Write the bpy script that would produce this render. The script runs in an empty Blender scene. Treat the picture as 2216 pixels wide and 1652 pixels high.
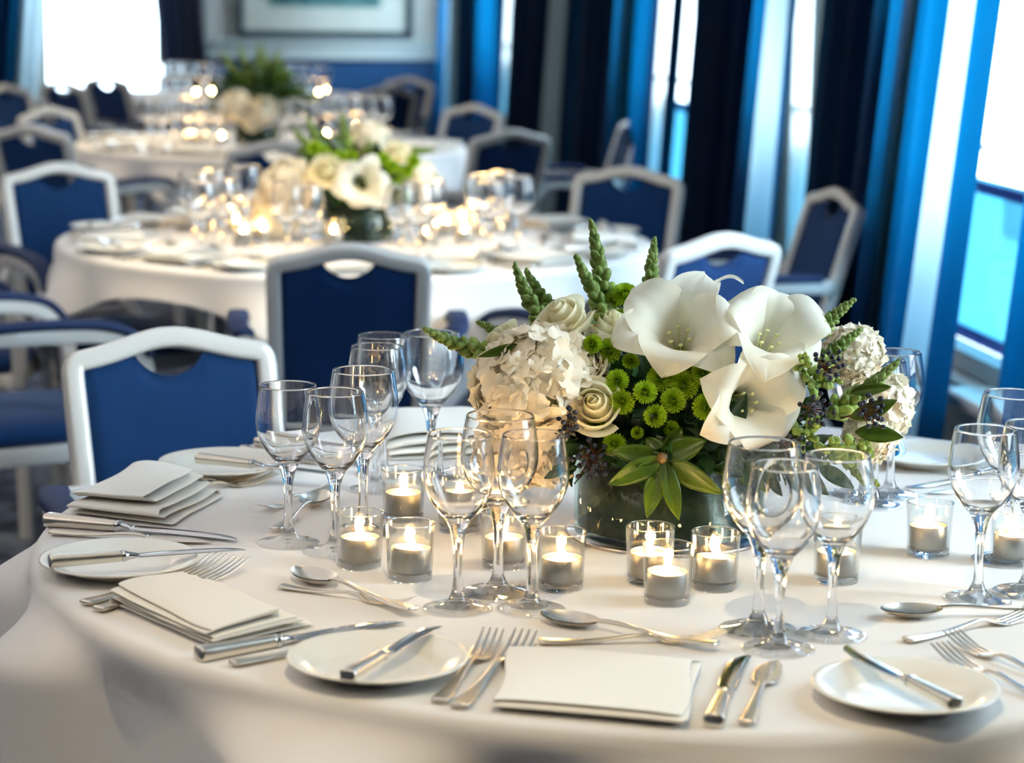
import bpy, math, random
import numpy as np
from mathutils import Vector, Matrix

SC = bpy.context.scene
COL = SC.collection
PI = math.pi
random.seed(11)

# ------------------------------------------------------------------ camera
FPX, PITCH, ROLL, EYE = 5000.0, math.radians(10.05), 0.015, 1.42
F_ = Vector((0, math.cos(PITCH), -math.sin(PITCH)))
R0_ = Vector((1, 0, 0)); U0_ = Vector((0, math.sin(PITCH), math.cos(PITCH)))
R_ = R0_ * math.cos(ROLL) + U0_ * math.sin(ROLL)
U_ = U0_ * math.cos(ROLL) - R0_ * math.sin(ROLL)
CAMP = Vector((0, 0, EYE))
cam = bpy.data.cameras.new('camera')
camo = bpy.data.objects.new('camera', cam); COL.objects.link(camo)
mw = Matrix.Identity(4)
for i in range(3):
    mw[i][0] = R_[i]; mw[i][1] = U_[i]; mw[i][2] = -F_[i]; mw[i][3] = CAMP[i]
camo.matrix_world = mw
cam.sensor_width = 36.0
cam.lens = FPX / 2216 * 36.0
cam.clip_start = 0.05; cam.clip_end = 200
cam.dof.use_dof = True
cam.dof.focus_distance = 2.72
cam.dof.aperture_fstop = 4.4
cam.dof.aperture_blades = 8
SC.camera = camo

# ------------------------------------------------------------------ world, exposure, daylight
SC.view_settings.view_transform = 'Standard'
SC.view_settings.look = 'None'
SC.view_settings.gamma = 1
SC.view_settings.use_curve_mapping = False
SC.view_settings.exposure = 0.25
cy = SC.cycles
cy.max_bounces = 11; cy.diffuse_bounces = 3; cy.glossy_bounces = 4
cy.transmission_bounces = 11; cy.transparent_max_bounces = 16
cy.use_adaptive_sampling = True; cy.adaptive_threshold = 0.1; cy.adaptive_min_samples = 16
cy.caustics_refractive = True; cy.caustics_reflective = True
cy.sample_clamp_indirect = 40; cy.blur_glossy = 0.5
cy.use_denoising = True; cy.use_light_tree = False
cy.use_auto_tile = False; cy.time_limit = 1100
W = bpy.data.worlds.new('world'); SC.world = W; W.use_nodes = True
WORLD_STRENGTH = 9.3
bg = W.node_tree.nodes['Background']
bg.inputs[0].default_value = (0.72, 0.87, 1.0, 1); bg.inputs[1].default_value = WORLD_STRENGTH

def rad(d): return math.radians(d)
ANG = rad(8.8)                         # the room is turned this much against the view
EU = Vector((-math.sin(ANG), math.cos(ANG), 0)); EV = Vector((math.cos(ANG), math.sin(ANG), 0))
def room(v, u, z=0.0): return EV * v + EU * u + Vector((0, 0, z))
VR, UF, VL, UB, ZC = 1.878, 15.09, -5.2, -3.0, 2.75   # right wall, far wall, left wall, back wall, ceiling

def lamp(name, kind, loc, energy, color, size=0.1, rot=None, spot=None, blend=0.5):
    L = bpy.data.lights.new(name, kind); L.energy = energy; L.color = color
    if kind == 'AREA':
        L.size = size if not isinstance(size, tuple) else size[0]
        if isinstance(size, tuple): L.shape = 'RECTANGLE'; L.size_y = size[1]
    else: L.shadow_soft_size = size
    if kind == 'SPOT': L.spot_size = spot; L.spot_blend = blend
    o = bpy.data.objects.new(name, L); COL.objects.link(o); o.location = loc
    if rot is not None: o.rotation_euler = rot
    return o
def aim(o, target):
    d = (Vector(target) - o.location).normalized()
    o.rotation_euler = d.to_track_quat('-Z', 'Y').to_euler()

# window openings in the right wall, along u (metres): start, end
def u_wall(px):
    d = R0_ * ((px - 1108) / FPX) + Vector((0, 1, 0)); t = VR / (d.x * EV.x + d.y * EV.y); return (d.x * EU.x + d.y * EU.y) * t
OPEN_R = [(1.9, 2.6), (3.35, u_wall(1990)), (u_wall(1953), u_wall(1934)), (u_wall(1744), u_wall(1690)), (u_wall(1488), u_wall(1385)), (u_wall(1112), u_wall(1066)), (u_wall(1002), 14.9)]
SILL_R, HEAD_R = 0.50, 2.45
for a, b in OPEN_R:
    p = lamp('window_portal', 'AREA', room(VR + 0.10, (a + b) / 2, (SILL_R + HEAD_R) / 2), 1, (1, 1, 1), (b - a, HEAD_R - SILL_R))
    p.data.cycles.is_portal = True
    aim(p, room(VR - 2, (a + b) / 2, (SILL_R + HEAD_R) / 2))
# hazy sun beyond the windows of the right wall
o = lamp('hazy_sun', 'SUN', (6, 2, 6), 4.5, (0.84, 0.94, 1.0), 0.1); o.data.angle = rad(28)
aim(o, o.location + EV * -1.0 + EU * 0.55 + Vector((0, 0, -0.42)))
# halogen ceiling spots: two throw warm pools on the nearest tables
SPOTS = [((0.05, 1.45, 2.70), (0.12, 2.10, 0.74), 14, 40), ((-0.55, 4.75, 2.70), (-0.45, 5.45, 0.74), 30, 36),
         ((-1.1, 8.2, 2.70), (-1.0, 8.8, 0.74), 18, 46), ((-2.6, 5.2, 2.70), (-2.6, 5.4, 0), 20, 70), ((-2.4, 9.5, 2.70), (-2.4, 9.6, 0), 20, 70)]
WARM = (1.0, 0.78, 0.43)
for l, t, e, sp in SPOTS:
    o = lamp('ceiling_spot_light', 'SPOT', l, e * 4, WARM, 0.03, None, rad(sp), 0.5); aim(o, t)
# fill lamps, added to brighten ceiling, room and far wall; no real fixtures
o = lamp('upward_fill_light', 'AREA', (-3.6, 6.0, 2.25), 110, (1.0, 0.93, 0.88), (0.3, 14.0), (PI, 0, ANG))
o = lamp('overhead_fill_light', 'AREA', (-2.2, 6.5, 2.7), 60, (1.0, 0.90, 0.87), (3.0, 14.0), (0, 0, ANG))

# ------------------------------------------------------------------ pixel helpers (photograph frame) -> places in the room
def ray(px, py): return (F_ + R_ * ((px - 1108) / FPX) + U_ * ((826 - py) / FPX))
def at(px, py, z=0.74):
    d = ray(px, py); return CAMP + d * ((z - EYE) / d.z)
def at_y(px, py, y):
    d = ray(px, py); return CAMP + d * (y / d.y)
TOP = 0.742     # upper face of the tablecloths

# ------------------------------------------------------------------ materials
def lin(c):
    return tuple(((x / 255) / 12.92 if x / 255 <= 0.04045 else ((x / 255 + 0.055) / 1.055) ** 2.4) for x in c) + (1.0,)
MATS = {}
def mat(name, col=(200, 200, 200), rough=0.5, metal=0.0, coat=0.0, sheen=0.0, spec=0.5, bump=None, vary=None, transl=0.0, aniso=0.0, sss=0.0, tcol=None):
    if name in MATS: return MATS[name]
    m = bpy.data.materials.new(name); m.use_nodes = True; nt = m.node_tree; N = nt.nodes; L = nt.links
    b = N['Principled BSDF']; c = lin(col)
    b.inputs['Base Color'].default_value = c; b.inputs['Roughness'].default_value = rough; b.inputs['Metallic'].default_value = metal
    b.inputs['Coat Weight'].default_value = coat; b.inputs['Coat Roughness'].default_value = 0.03
    b.inputs['Sheen Weight'].default_value = sheen; b.inputs['Specular IOR Level'].default_value = spec
    if sss:
        b.inputs['Subsurface Weight'].default_value = sss; b.inputs['Subsurface Scale'].default_value = 0.004
        b.inputs['Subsurface Radius'].default_value = (1, 0.8, 0.5)
    tc = N.new('ShaderNodeTexCoord')
    if vary:
        sc, amt = vary[:2]; c2 = lin(vary[2]) if len(vary) > 2 else tuple(x * (1 - amt) for x in c[:3]) + (1,)
        n = N.new('ShaderNodeTexNoise'); n.inputs['Scale'].default_value = sc; n.inputs['Detail'].default_value = 5
        L.new(tc.outputs['Object'], n.inputs['Vector'])
        r = N.new('ShaderNodeValToRGB'); r.color_ramp.elements[0].position = 0.35; r.color_ramp.elements[1].position = 0.68
        r.color_ramp.elements[0].color = c2; r.color_ramp.elements[1].color = c
        L.new(n.outputs['Fac'], r.inputs['Fac']); L.new(r.outputs['Color'], b.inputs['Base Color'])
    if bump:
        sc, st, ds = bump
        n = N.new('ShaderNodeTexNoise'); n.inputs['Scale'].default_value = sc; n.inputs['Detail'].default_value = 3
        L.new(tc.outputs['Object'], n.inputs['Vector'])
        bu = N.new('ShaderNodeBump'); bu.inputs['Strength'].default_value = st; bu.inputs['Distance'].default_value = ds
        L.new(n.outputs['Fac'], bu.inputs['Height']); L.new(bu.outputs['Normal'], b.inputs['Normal'])
    if transl:
        t = N.new('ShaderNodeBsdfTranslucent'); t.inputs['Color'].default_value = lin(tcol) if tcol else c
        mx = N.new('ShaderNodeMixShader'); mx.inputs[0].default_value = transl
        L.new(b.outputs[0], mx.inputs[1]); L.new(t.outputs[0], mx.inputs[2]); L.new(mx.outputs[0], N['Material Output'].inputs[0])
    MATS[name] = m; return m
def glass(name, col=(1, 1, 1), ior=1.5, rough=0.0):
    if name in MATS: return MATS[name]
    m = bpy.data.materials.new(name); m.use_nodes = True; nt = m.node_tree; nt.nodes.remove(nt.nodes['Principled BSDF'])
    g = nt.nodes.new('ShaderNodeBsdfGlass'); g.inputs['Color'].default_value = (*col, 1); g.inputs['IOR'].default_value = ior; g.inputs['Roughness'].default_value = rough
    nt.links.new(g.outputs[0], nt.nodes['Material Output'].inputs[0]); MATS[name] = m; return m
def thin_glass(name, tint=(0.97, 0.99, 0.98), refl=1.0, ior=1.5, pw=5.0):
    """thin-walled glass: clear straight through, mirror-like by Fresnel"""
    if name in MATS: return MATS[name]
    m = bpy.data.materials.new(name); m.use_nodes = True; nt = m.node_tree; N = nt.nodes; L = nt.links
    N.remove(N['Principled BSDF'])
    t = N.new('ShaderNodeBsdfTransparent'); t.inputs['Color'].default_value = (*tint, 1)
    g = N.new('ShaderNodeBsdfGlossy'); g.inputs['Roughness'].default_value = 0.01
    f = N.new('ShaderNodeLayerWeight'); f.inputs['Blend'].default_value = 0.5
    po = N.new('ShaderNodeMath'); po.operation = 'POWER'; po.inputs[1].default_value = pw
    m0 = N.new('ShaderNodeMath'); m0.operation = 'MULTIPLY_ADD'; m0.inputs[1].default_value = 0.95; m0.inputs[2].default_value = 0.045
    L.new(f.outputs['Facing'], po.inputs[0]); L.new(po.outputs[0], m0.inputs[0])
    ma = N.new('ShaderNodeMath'); ma.operation = 'MULTIPLY'; ma.inputs[1].default_value = refl; ma.use_clamp = True
    mx = N.new('ShaderNodeMixShader')
    L.new(m0.outputs[0], ma.inputs[0]); L.new(ma.outputs[0], mx.inputs[0]); L.new(t.outputs[0], mx.inputs[1]); L.new(g.outputs[0], mx.inputs[2])
    L.new(mx.outputs[0], N['Material Output'].inputs[0]); MATS[name] = m; return m
def emit(name, col, st):
    if name in MATS: return MATS[name]
    m = bpy.data.materials.new(name); m.use_nodes = True; nt = m.node_tree; nt.nodes.remove(nt.nodes['Principled BSDF'])
    e = nt.nodes.new('ShaderNodeEmission'); e.inputs[0].default_value = (*col, 1); e.inputs[1].default_value = st
    nt.links.new(e.outputs[0], nt.nodes['Material Output'].inputs[0]); m.cycles.emission_sampling = 'NONE'; MATS[name] = m; return m

def m_cloth(): return mat('white_linen', (236, 233, 229), 0.85, sheen=0.15, spec=0.2, bump=(900, 0.12, 0.0006))
def m_napkin(): return mat('white_napkin_cotton', (244, 240, 230), 0.85, sheen=0.2, spec=0.2, bump=(1400, 0.15, 0.0005))
def m_plate(): return mat('white_china', (244, 241, 230), 0.2, coat=0.22, spec=0.45)
def m_silver(): return mat('silver_plate', (226, 219, 206), 0.27, metal=1.0, bump=(60, 0.05, 0.001))
def m_steel(): return mat('polished_steel', (212, 214, 217), 0.10, metal=1.0)
def m_frame(): return mat('white_lacquer', (218, 215, 208), 0.25, coat=0.3)
def m_blue(): return mat('blue_upholstery', (12, 54, 102), 0.85, sheen=0.12, spec=0.2, bump=(700, 0.2, 0.0006), vary=(14, 0.12))
def m_glass():
    if 'crystal_clear' in MATS: return MATS['crystal_clear']
    m = thin_glass('crystal_clear', (0.985, 0.995, 1), 1.2, pw=4.5); nt = m.node_tree; N = nt.nodes; L = nt.links
    old = N['Material Output'].inputs[0].links[0].from_socket
    g = N.new('ShaderNodeBsdfGlass'); g.inputs['IOR'].default_value = 1.5; g.inputs['Roughness'].default_value = 0
    mx = N.new('ShaderNodeMixShader'); mx.inputs[0].default_value = 0.98
    L.new(old, mx.inputs[1]); L.new(g.outputs[0], mx.inputs[2]); L.new(mx.outputs[0], N['Material Output'].inputs[0]); return m
def m_foot():
    if 'crystal_foot' in MATS: return MATS['crystal_foot']
    m = thin_glass('crystal_foot', (0.99, 1, 1), 1.6, pw=3.0); nt = m.node_tree; N = nt.nodes; L = nt.links
    old = N['Material Output'].inputs[0].links[0].from_socket
    g = N.new('ShaderNodeBsdfGlass'); g.inputs['IOR'].default_value = 1.5; g.inputs['Roughness'].default_value = 0
    mx = N.new('ShaderNodeMixShader'); mx.inputs[0].default_value = 0.6
    L.new(old, mx.inputs[1]); L.new(g.outputs[0], mx.inputs[2]); L.new(mx.outputs[0], N['Material Output'].inputs[0]); return m
def m_holder(): return thin_glass('candle_glass', (0.985, 0.995, 0.985), 1.5, pw=3.6)
def m_holder_base(): return glass('candle_glass_base', (0.93, 0.98, 0.95))

# ------------------------------------------------------------------ mesh building
class MB:
    def __init__(s): s.v = []; s.f = []
    def add(s, vs, fs, M=None):
        o = len(s.v)
        s.v.extend([tuple(M @ Vector(p)) for p in vs] if M is not None else [tuple(p) for p in vs])
        s.f.extend([tuple(i + o for i in f) for f in fs]); return s
    def box(s, c, d, M=None, bev=0):
        x, y, z = c; a, b, h = d[0] / 2, d[1] / 2, d[2] / 2
        if bev:
            k = min(bev, a * 0.9, b * 0.9, h * 0.9)
            vs = []; fs = []
            rings = [(-h, a - k, b - k), (-h + k * 0.3, a - k * 0.3, b - k * 0.3), (-h + k, a, b), (h - k, a, b), (h - k * 0.3, a - k * 0.3, b - k * 0.3), (h, a - k, b - k)]
            n = 16
            for zz, ra, rb in rings:
                for i in range(4):
                    sx, sy = [(1, 1), (-1, 1), (-1, -1), (1, -1)][i]
                    kk = k * 0.8
                    for j in range(4):
                        t = (i * 90 + j * 30) * PI / 180
                        vs.append((x + sx * (ra - kk) + kk * math.cos(t) if ra > kk else x, y + sy * (rb - kk) + kk * math.sin(t) if rb > kk else y, z + zz))
            for r in range(len(rings) - 1):
                for i in range(n): fs.append((r * n + i, r * n + (i + 1) % n, (r + 1) * n + (i + 1) % n, (r + 1) * n + i))
            fs.append(tuple(range(n - 1, -1, -1))); fs.append(tuple((len(rings) - 1) * n + i for i in range(n)))
            return s.add(vs, fs, M)
        vs = [(x + i * a, y + j * b, z + k * h) for i in (-1, 1) for j in (-1, 1) for k in (-1, 1)]
        fs = [(0, 1, 3, 2), (4, 6, 7, 5), (0, 4, 5, 1), (2, 3, 7, 6), (0, 2, 6, 4), (1, 5, 7, 3)]
        return s.add(vs, fs, M)
    def lathe(s, prof, seg=48, M=None, cap0=False, cap1=False):
        vs = []; fs = []; rows = []
        for r, z in prof:
            if r < 1e-6: rows.append([len(vs)]); vs.append((0, 0, z))
            else:
                rows.append(list(range(len(vs), len(vs) + seg)))
                vs.extend((r * math.cos(2 * PI * i / seg), r * math.sin(2 * PI * i / seg), z) for i in range(seg))
        for a, b in zip(rows, rows[1:]):
            for i in range(seg):
                j = (i + 1) % seg
                if len(a) == 1 and len(b) == 1: continue
                if len(a) == 1: fs.append((a[0], b[j], b[i]))
                elif len(b) == 1: fs.append((a[i], a[j], b[0]))
                else: fs.append((a[i], a[j], b[j], b[i]))
        if cap0: fs.append(tuple(rows[0][::-1]))
        if cap1: fs.append(tuple(rows[-1]))
        return s.add(vs, fs, M)
    def grid(s, fn, nu, nv, M=None, closeu=False):
        vs = [fn(i / (nu if closeu else nu - 1), j / (nv - 1)) for i in range(nu) for j in range(nv)]
        fs = []
        for i in range(nu if closeu else nu - 1):
            for j in range(nv - 1):
                a = i * nv + j; b = ((i + 1) % nu) * nv + j
                fs.append((a, b, b + 1, a + 1))
        return s.add(vs, fs, M)
    def tube(s, pts, rad_, seg=8, M=None, sq=(1, 1), up=None):
        pts = [Vector(p) for p in pts]; n = len(pts)
        if not hasattr(rad_, '__len__'): rad_ = [rad_] * n
        vs = []; fs = []; u = Vector(up) if up else None
        for i, p in enumerate(pts):
            t = (pts[min(i + 1, n - 1)] - pts[max(i - 1, 0)]).normalized()
            if u is None: u = t.orthogonal()
            u = (u - t * u.dot(t)); u = u.normalized() if u.length > 1e-6 else t.orthogonal().normalized()
            w = t.cross(u)
            for k in range(seg):
                a = 2 * PI * k / seg
                vs.append(p + (u * math.cos(a) * sq[0] + w * math.sin(a) * sq[1]) * rad_[i])
            if up: u = Vector(up)
        for i in range(n - 1):
            for k in range(seg):
                j = (k + 1) % seg; fs.append((i * seg + k, i * seg + j, (i + 1) * seg + j, (i + 1) * seg + k))
        fs.append(tuple(range(seg - 1, -1, -1))); fs.append(tuple((n - 1) * seg + k for k in range(seg)))
        return s.add(vs, fs, M)
    def bar(s, pts, w, d, up=(0, 1, 0), M=None, r=0.3):
        """a bar of rounded rectangular section swept along pts; d is measured along up, w across"""
        pts = [Vector(p) for p in pts]; n = len(pts); up = Vector(up); vs = []; fs = []
        sec = []
        for i, (sx, sy) in enumerate([(1, 1), (-1, 1), (-1, -1), (1, -1)]):
            k = min(w, d) / 2 * r
            for j in range(3):
                t = (i * 90 + j * 45) * PI / 180
                sec.append((sx * (w / 2 - k) + k * math.cos(t), sy * (d / 2 - k) + k * math.sin(t)))
        S = len(sec)
        for i, p in enumerate(pts):
            t = (pts[min(i + 1, n - 1)] - pts[max(i - 1, 0)]).normalized()
            a = (up - t * up.dot(t)).normalized(); b = t.cross(a)
            for x, y in sec: vs.append(p + b * x + a * y)
        for i in range(n - 1):
            for k in range(S):
                j = (k + 1) % S; fs.append((i * S + k, i * S + j, (i + 1) * S + j, (i + 1) * S + k))
        fs.append(tuple(range(S - 1, -1, -1))); fs.append(tuple((n - 1) * S + k for k in range(S)))
        return s.add(vs, fs, M)
    def ball(s, c, r, seg=10, rings=7, M=None, sc=(1, 1, 1), rot=None):
        T = Matrix.Translation(Vector(c)) @ (rot.to_4x4() if rot is not None else Matrix.Identity(4)) @ Matrix.Diagonal((r * sc[0], r * sc[1], r * sc[2], 1))
        if M is not None: T = M @ T
        return s.lathe([(math.sin(PI * i / rings) if 0 < i < rings else 0, -math.cos(PI * i / rings)) for i in range(rings + 1)], seg, T)
    def build(s, name, m, parent=None, smooth=True, loc=None):
        me = bpy.data.meshes.new(name); me.from_pydata(s.v, [], s.f); me.materials.append(m)
        if smooth: me.polygons.foreach_set('use_smooth', [True] * len(me.polygons))
        me.validate(); me.update()
        o = bpy.data.objects.new(name, me); COL.objects.link(o)
        if parent is not None: o.parent = parent
        if loc is not None: o.location = loc
        return o
def smooth_by_angle(o, deg=35):
    me = o.data
    try: me.set_sharp_from_angle(angle=rad(deg))
    except Exception: pass
    return o
def spline(P, n):
    """Catmull-Rom through P, n points between neighbours"""
    P = [tuple(p) for p in P]; out = []
    for i in range(len(P) - 1):
        a = P[max(i - 1, 0)]; b = P[i]; c = P[i + 1]; d = P[min(i + 2, len(P) - 1)]
        for k in range(n):
            t = k / n
            out.append(tuple(0.5 * ((2 * b[j]) + (-a[j] + c[j]) * t + (2 * a[j] - 5 * b[j] + 4 * c[j] - d[j]) * t * t + (-a[j] + 3 * b[j] - 3 * c[j] + d[j]) * t ** 3) for j in range(len(b))))
    out.append(P[-1]); return out
def basis(z, up=Vector((0, 0, 1))):
    z = Vector(z).normalized(); x = Vector(up).cross(z)
    x = x.normalized() if x.length > 1e-4 else z.orthogonal().normalized()
    y = z.cross(x); return Matrix((x, y, z)).transposed()
def tag(o, label, cat, group=None):
    o['label'] = label; o['category'] = cat
    if group: o['group'] = group
    return o
def empty(name, loc=(0, 0, 0), rz=0.0):
    o = bpy.data.objects.new(name, None); COL.objects.link(o); o.location = loc; o.rotation_euler = (0, 0, rz); o.empty_display_size = 0.05; return o
KIDS = {}
def kids(o): return [c for c in COL.objects if c.parent == o] if o.name not in KIDS else KIDS[o.name]
def copy_tree(o, parent=None):
    c = o.copy(); COL.objects.link(c); c.parent = parent
    for k in list(KIDS.get(o.name, [])): copy_tree(k, c)
    return c
def remember(o):
    KIDS[o.name] = [c for c in COL.objects if c.parent == o]
    for c in KIDS[o.name]: remember(c)
PROTO = {}
def inst(key, builder):
    """the first call builds the thing, later calls copy it and its parts"""
    if key not in PROTO:
        r = builder(); remember(r); PROTO[key] = r
        return r
    c = copy_tree(PROTO[key])
    for k in ('group',):
        if k in c: del c[k]
    c.scale = (1, 1, 1); c.rotation_mode = 'XYZ'; c.rotation_euler = (0, 0, 0)
    return c
def structure(o): o['kind'] = 'structure'; return o

# ================================================================== the room
def quad_wall(name, v0, u0, v1, u1, z0, z1, th, m, holes=()):
    """a wall from (v0,u0) to (v1,u1) with holes (s0,s1,z0,z1) along it; thickness th is added outwards"""
    a = room(v0, u0); b = room(v1, u1); d = (b - a); L = d.length; d.normalize(); n = Vector((d.y, -d.x, 0))
    M = Matrix((d, n, Vector((0, 0, 1)))).transposed().to_4x4(); M.translation = a
    mb = MB(); xs = [0.0]
    for h in sorted(holes):
        s0, s1, h0, h1 = h
        if s0 > xs[-1]: mb.box(((xs[-1] + s0) / 2, th / 2, (z0 + z1) / 2), (s0 - xs[-1], th, z1 - z0), M)
        if h0 > z0: mb.box(((s0 + s1) / 2, th / 2, (z0 + h0) / 2), (s1 - s0, th, h0 - z0), M)
        if h1 < z1: mb.box(((s0 + s1) / 2, th / 2, (h1 + z1) / 2), (s1 - s0, th, z1 - h1), M)
        xs.append(s1)
    if xs[-1] < L: mb.box(((xs[-1] + L) / 2, th / 2, (z0 + z1) / 2), (L - xs[-1], th, z1 - z0), M)
    return structure(mb.build(name, m, smooth=False)), M

m_wallw = mat('white_wall_paint', (190, 190, 184), 0.6, vary=(3, 0.05))
m_wallg = mat('pale_grey_wall_paint', (176, 180, 176), 0.6, vary=(2, 0.06))
m_wallb = mat('blue_wainscot_paint', (14, 74, 124), 0.55, vary=(3, 0.12))
def floor_mat():
    m = mat('navy_carpet', (20, 30, 58), 0.95, sheen=0.1, bump=(500, 0.4, 0.003)); nt = m.node_tree; N = nt.nodes; L = nt.links
    tc = N.new('ShaderNodeTexCoord'); v = N.new('ShaderNodeTexVoronoi'); v.inputs['Scale'].default_value = 14
    n = N.new('ShaderNodeTexNoise'); n.inputs['Scale'].default_value = 9; n.inputs['Detail'].default_value = 6
    L.new(tc.outputs['Object'], v.inputs['Vector']); L.new(tc.outputs['Object'], n.inputs['Vector'])
    mx = N.new('ShaderNodeMath'); mx.operation = 'MULTIPLY'; L.new(v.outputs['Distance'], mx.inputs[0]); L.new(n.outputs['Fac'], mx.inputs[1])
    r = N.new('ShaderNodeValToRGB'); e = r.color_ramp.elements
    e[0].position = 0.1; e[0].color = lin((16, 24, 50)); e[1].position = 0.42; e[1].color = lin((96, 108, 128))
    k = r.color_ramp.elements.new(0.22); k.color = lin((34, 46, 78))
    L.new(mx.outputs[0], r.inputs[0]); L.new(r.outputs[0], N['Principled BSDF'].inputs['Base Color']); return m
def slab(name, v0, v1, u0, u1, z0, z1, m):
    M = Matrix((EV, EU, Vector((0, 0, 1)))).transposed().to_4x4()
    return structure(MB().box(((v0 + v1) / 2, (u0 + u1) / 2, (z0 + z1) / 2), (v1 - v0, u1 - u0, z1 - z0), M).build(name, m, smooth=False))
slab('floor', VL - .2, VR + .2, UB - .2, UF + .2, -0.1, 0, floor_mat())
slab('ceiling', VL - .2, VR + .2, UB - .2, UF + .2, ZC, ZC + 0.1, mat('ceiling_white', (214, 212, 206), 0.8, vary=(2, 0.03)))
# right wall runs along u at v=VR; quad_wall adds thickness to the right of its direction
quad_wall('wall_right', VR, UB, VR, UF, 0, ZC, 0.06, m_wallw, [(a - UB, b - UB, SILL_R, HEAD_R) for a, b in OPEN_R])
quad_wall('wall_left', VL, UF, VL, UB, 0, ZC, 0.2, m_wallw)
quad_wall('wall_back', VL, UB, VR, UB, 0, ZC, 0.2, m_wallw)
# far wall with its window
def far_uv(px, py):
    d = ray(px, py); t = UF / (d.x * EU.x + d.y * EU.y); p = CAMP + d * t
    return (p.x * EV.x + p.y * EV.y), p.z
fv0 = far_uv(88, 100)[0]; fv1 = far_uv(352, 100)[0]; fsill = far_uv(220, 212)[1]
quad_wall('wall_far', VR, UF, VL, UF, 0, ZC, 0.2, m_wallg, [(VR - fv1, VR - fv0, fsill, 2.5)])
p = lamp('window_portal', 'AREA', room((fv0 + fv1) / 2, UF + 0.14, 1.5), 1, (1, 1, 1), (fv1 - fv0, 2.0)); p.data.cycles.is_portal = True
aim(p, room((fv0 + fv1) / 2, 0, 1.5))
MROOM = Matrix((EV, EU, Vector((0, 0, 1)))).transposed().to_4x4()
# blue wainscot and dado rail on the far wall
wz = far_uv(700, 127)[1]; wv0 = far_uv(400, 120)[0]
structure(MB().box(((wv0 + VR) / 2, UF - 0.012, wz / 2), (VR - wv0, 0.024, wz), MROOM).build('trim_1', m_wallb, smooth=False))
dz = far_uv(700, 88)[1]
mb = MB(); mb.box(((wv0 + VR) / 2, UF - 0.02, (wz + dz) / 2), (VR - wv0, 0.04, dz - wz), MROOM)
mb.box(((wv0 + VR) / 2, UF - 0.03, dz - 0.01), (VR - wv0, 0.06, 0.03), MROOM); mb.box(((wv0 + VR) / 2, UF - 0.028, wz + 0.01), (VR - wv0, 0.056, 0.02), MROOM)
structure(mb.build('trim_2', mat('grey_dado_paint', (170, 182, 182), 0.45), smooth=False))
# raised panel moulding above the dado
pv0 = far_uv(447, 60)[0]; pv1 = far_uv(952, 60)[0]
mb = MB()
for v in (pv0, pv1): mb.box((v, UF - 0.012, (dz + 2.3) / 2 + .02), (0.03, 0.024, 2.3 - dz), MROOM)
for z in (2.32,): mb.box(((pv0 + pv1) / 2, UF - 0.012, z), (pv1 - pv0, 0.024, 0.03), MROOM)
structure(mb.build('trim_3', m_wallg, smooth=False))
mb = MB(); mb.box(((VL + VR) / 2, UF - 0.01, 0.06), (VR - VL, 0.02, 0.12), MROOM); structure(mb.build('baseboard_far', m_frame(), smooth=False))
mb = MB(); mb.box((VR - 0.01, (UB + UF) / 2, 0.06), (0.02, UF - UB, 0.12), MROOM); structure(mb.build('baseboard_right', m_frame(), smooth=False))

# windows: painted frame with a meeting rail, panes, blue screen outside the lower half
m_winframe = mat('window_frame_paint', (216, 220, 218), 0.4)
m_pane = thin_glass('window_glass', (0.96, 0.99, 1.0), 0.8)
def screen_mat():
    m = mat('blue_screen_cloth', (110, 180, 208), 0.8, transl=0.6, tcol=(150, 214, 234)); nt = m.node_tree; N = nt.nodes; L = nt.links
    tc = N.new('ShaderNodeTexCoord'); w = N.new('ShaderNodeTexNoise'); w.inputs['Scale'].default_value = 60; w.inputs['Detail'].default_value = 4
    L.new(tc.outputs['Object'], w.inputs['Vector']); bu = N.new('ShaderNodeBump'); bu.inputs['Strength'].default_value = 0.2; bu.inputs['Distance'].default_value = 0.002
    L.new(w.outputs['Fac'], bu.inputs['Height']); L.new(bu.outputs[0], N['Principled BSDF'].inputs['Normal']); return m
m_screen = screen_mat(); m_screenhem = mat('navy_screen_hem', (16, 62, 140), 0.8, transl=0.3, tcol=(20, 80, 170))
for k, (a, b) in enumerate(OPEN_R):
    n = 'window_%d' % (k + 1); root = structure(empty(n, room(VR - 0.075, (a + b) / 2), ANG)); root.name = n
    h = (b - a) / 2; z0, z1 = SILL_R, HEAD_R; rail = 1.035
    mb = MB()
    for s in (-1, 1): mb.box((0.11, s * (h - 0.02), (z0 + z1) / 2), (0.06, 0.04, z1 - z0))
    for z in (z0 + 0.025, z1 - 0.025): mb.box((0.11, 0, z), (0.06, 2 * h, 0.05))
    mb.box((0.11, 0, rail), (0.05, 2 * h, 0.010))
    wf = mb.build('window_frame', m_winframe, root, smooth=False)
    MB().box((0.11, 0, (z0 + z1) / 2), (0.006, 2 * h - 0.06, z1 - z0 - 0.06)).build('pane', m_pane, wf, smooth=False)
    MB().box((0.09, 0, z0 - 0.015), (0.13, 2 * h + 0.06, 0.03), bev=0.008).build('window_sill', m_frame(), root, smooth=False)
    bs = MB().box((0.17, 0, 0.745), (0.008, 2 * h + 0.3, 0.40)).build('blue_screen', m_screen, root, smooth=False)
    mb = MB(); mb.box((0.165, 0, 0.925), (0.012, 2 * h + 0.3, 0.026)); mb.box((0.165, 0, 0.56), (0.012, 2 * h + 0.3, 0.03)); mb.build('screen_hem', m_screenhem, bs, smooth=False)
root = structure(empty('window_8', room((fv0 + fv1) / 2, UF), ANG)); h = (fv1 - fv0) / 2
mb = MB()
for s in (-1, 1): mb.box((s * (h - 0.02), 0.1, (fsill + 2.5) / 2), (0.04, 0.06, 2.5 - fsill))
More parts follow.
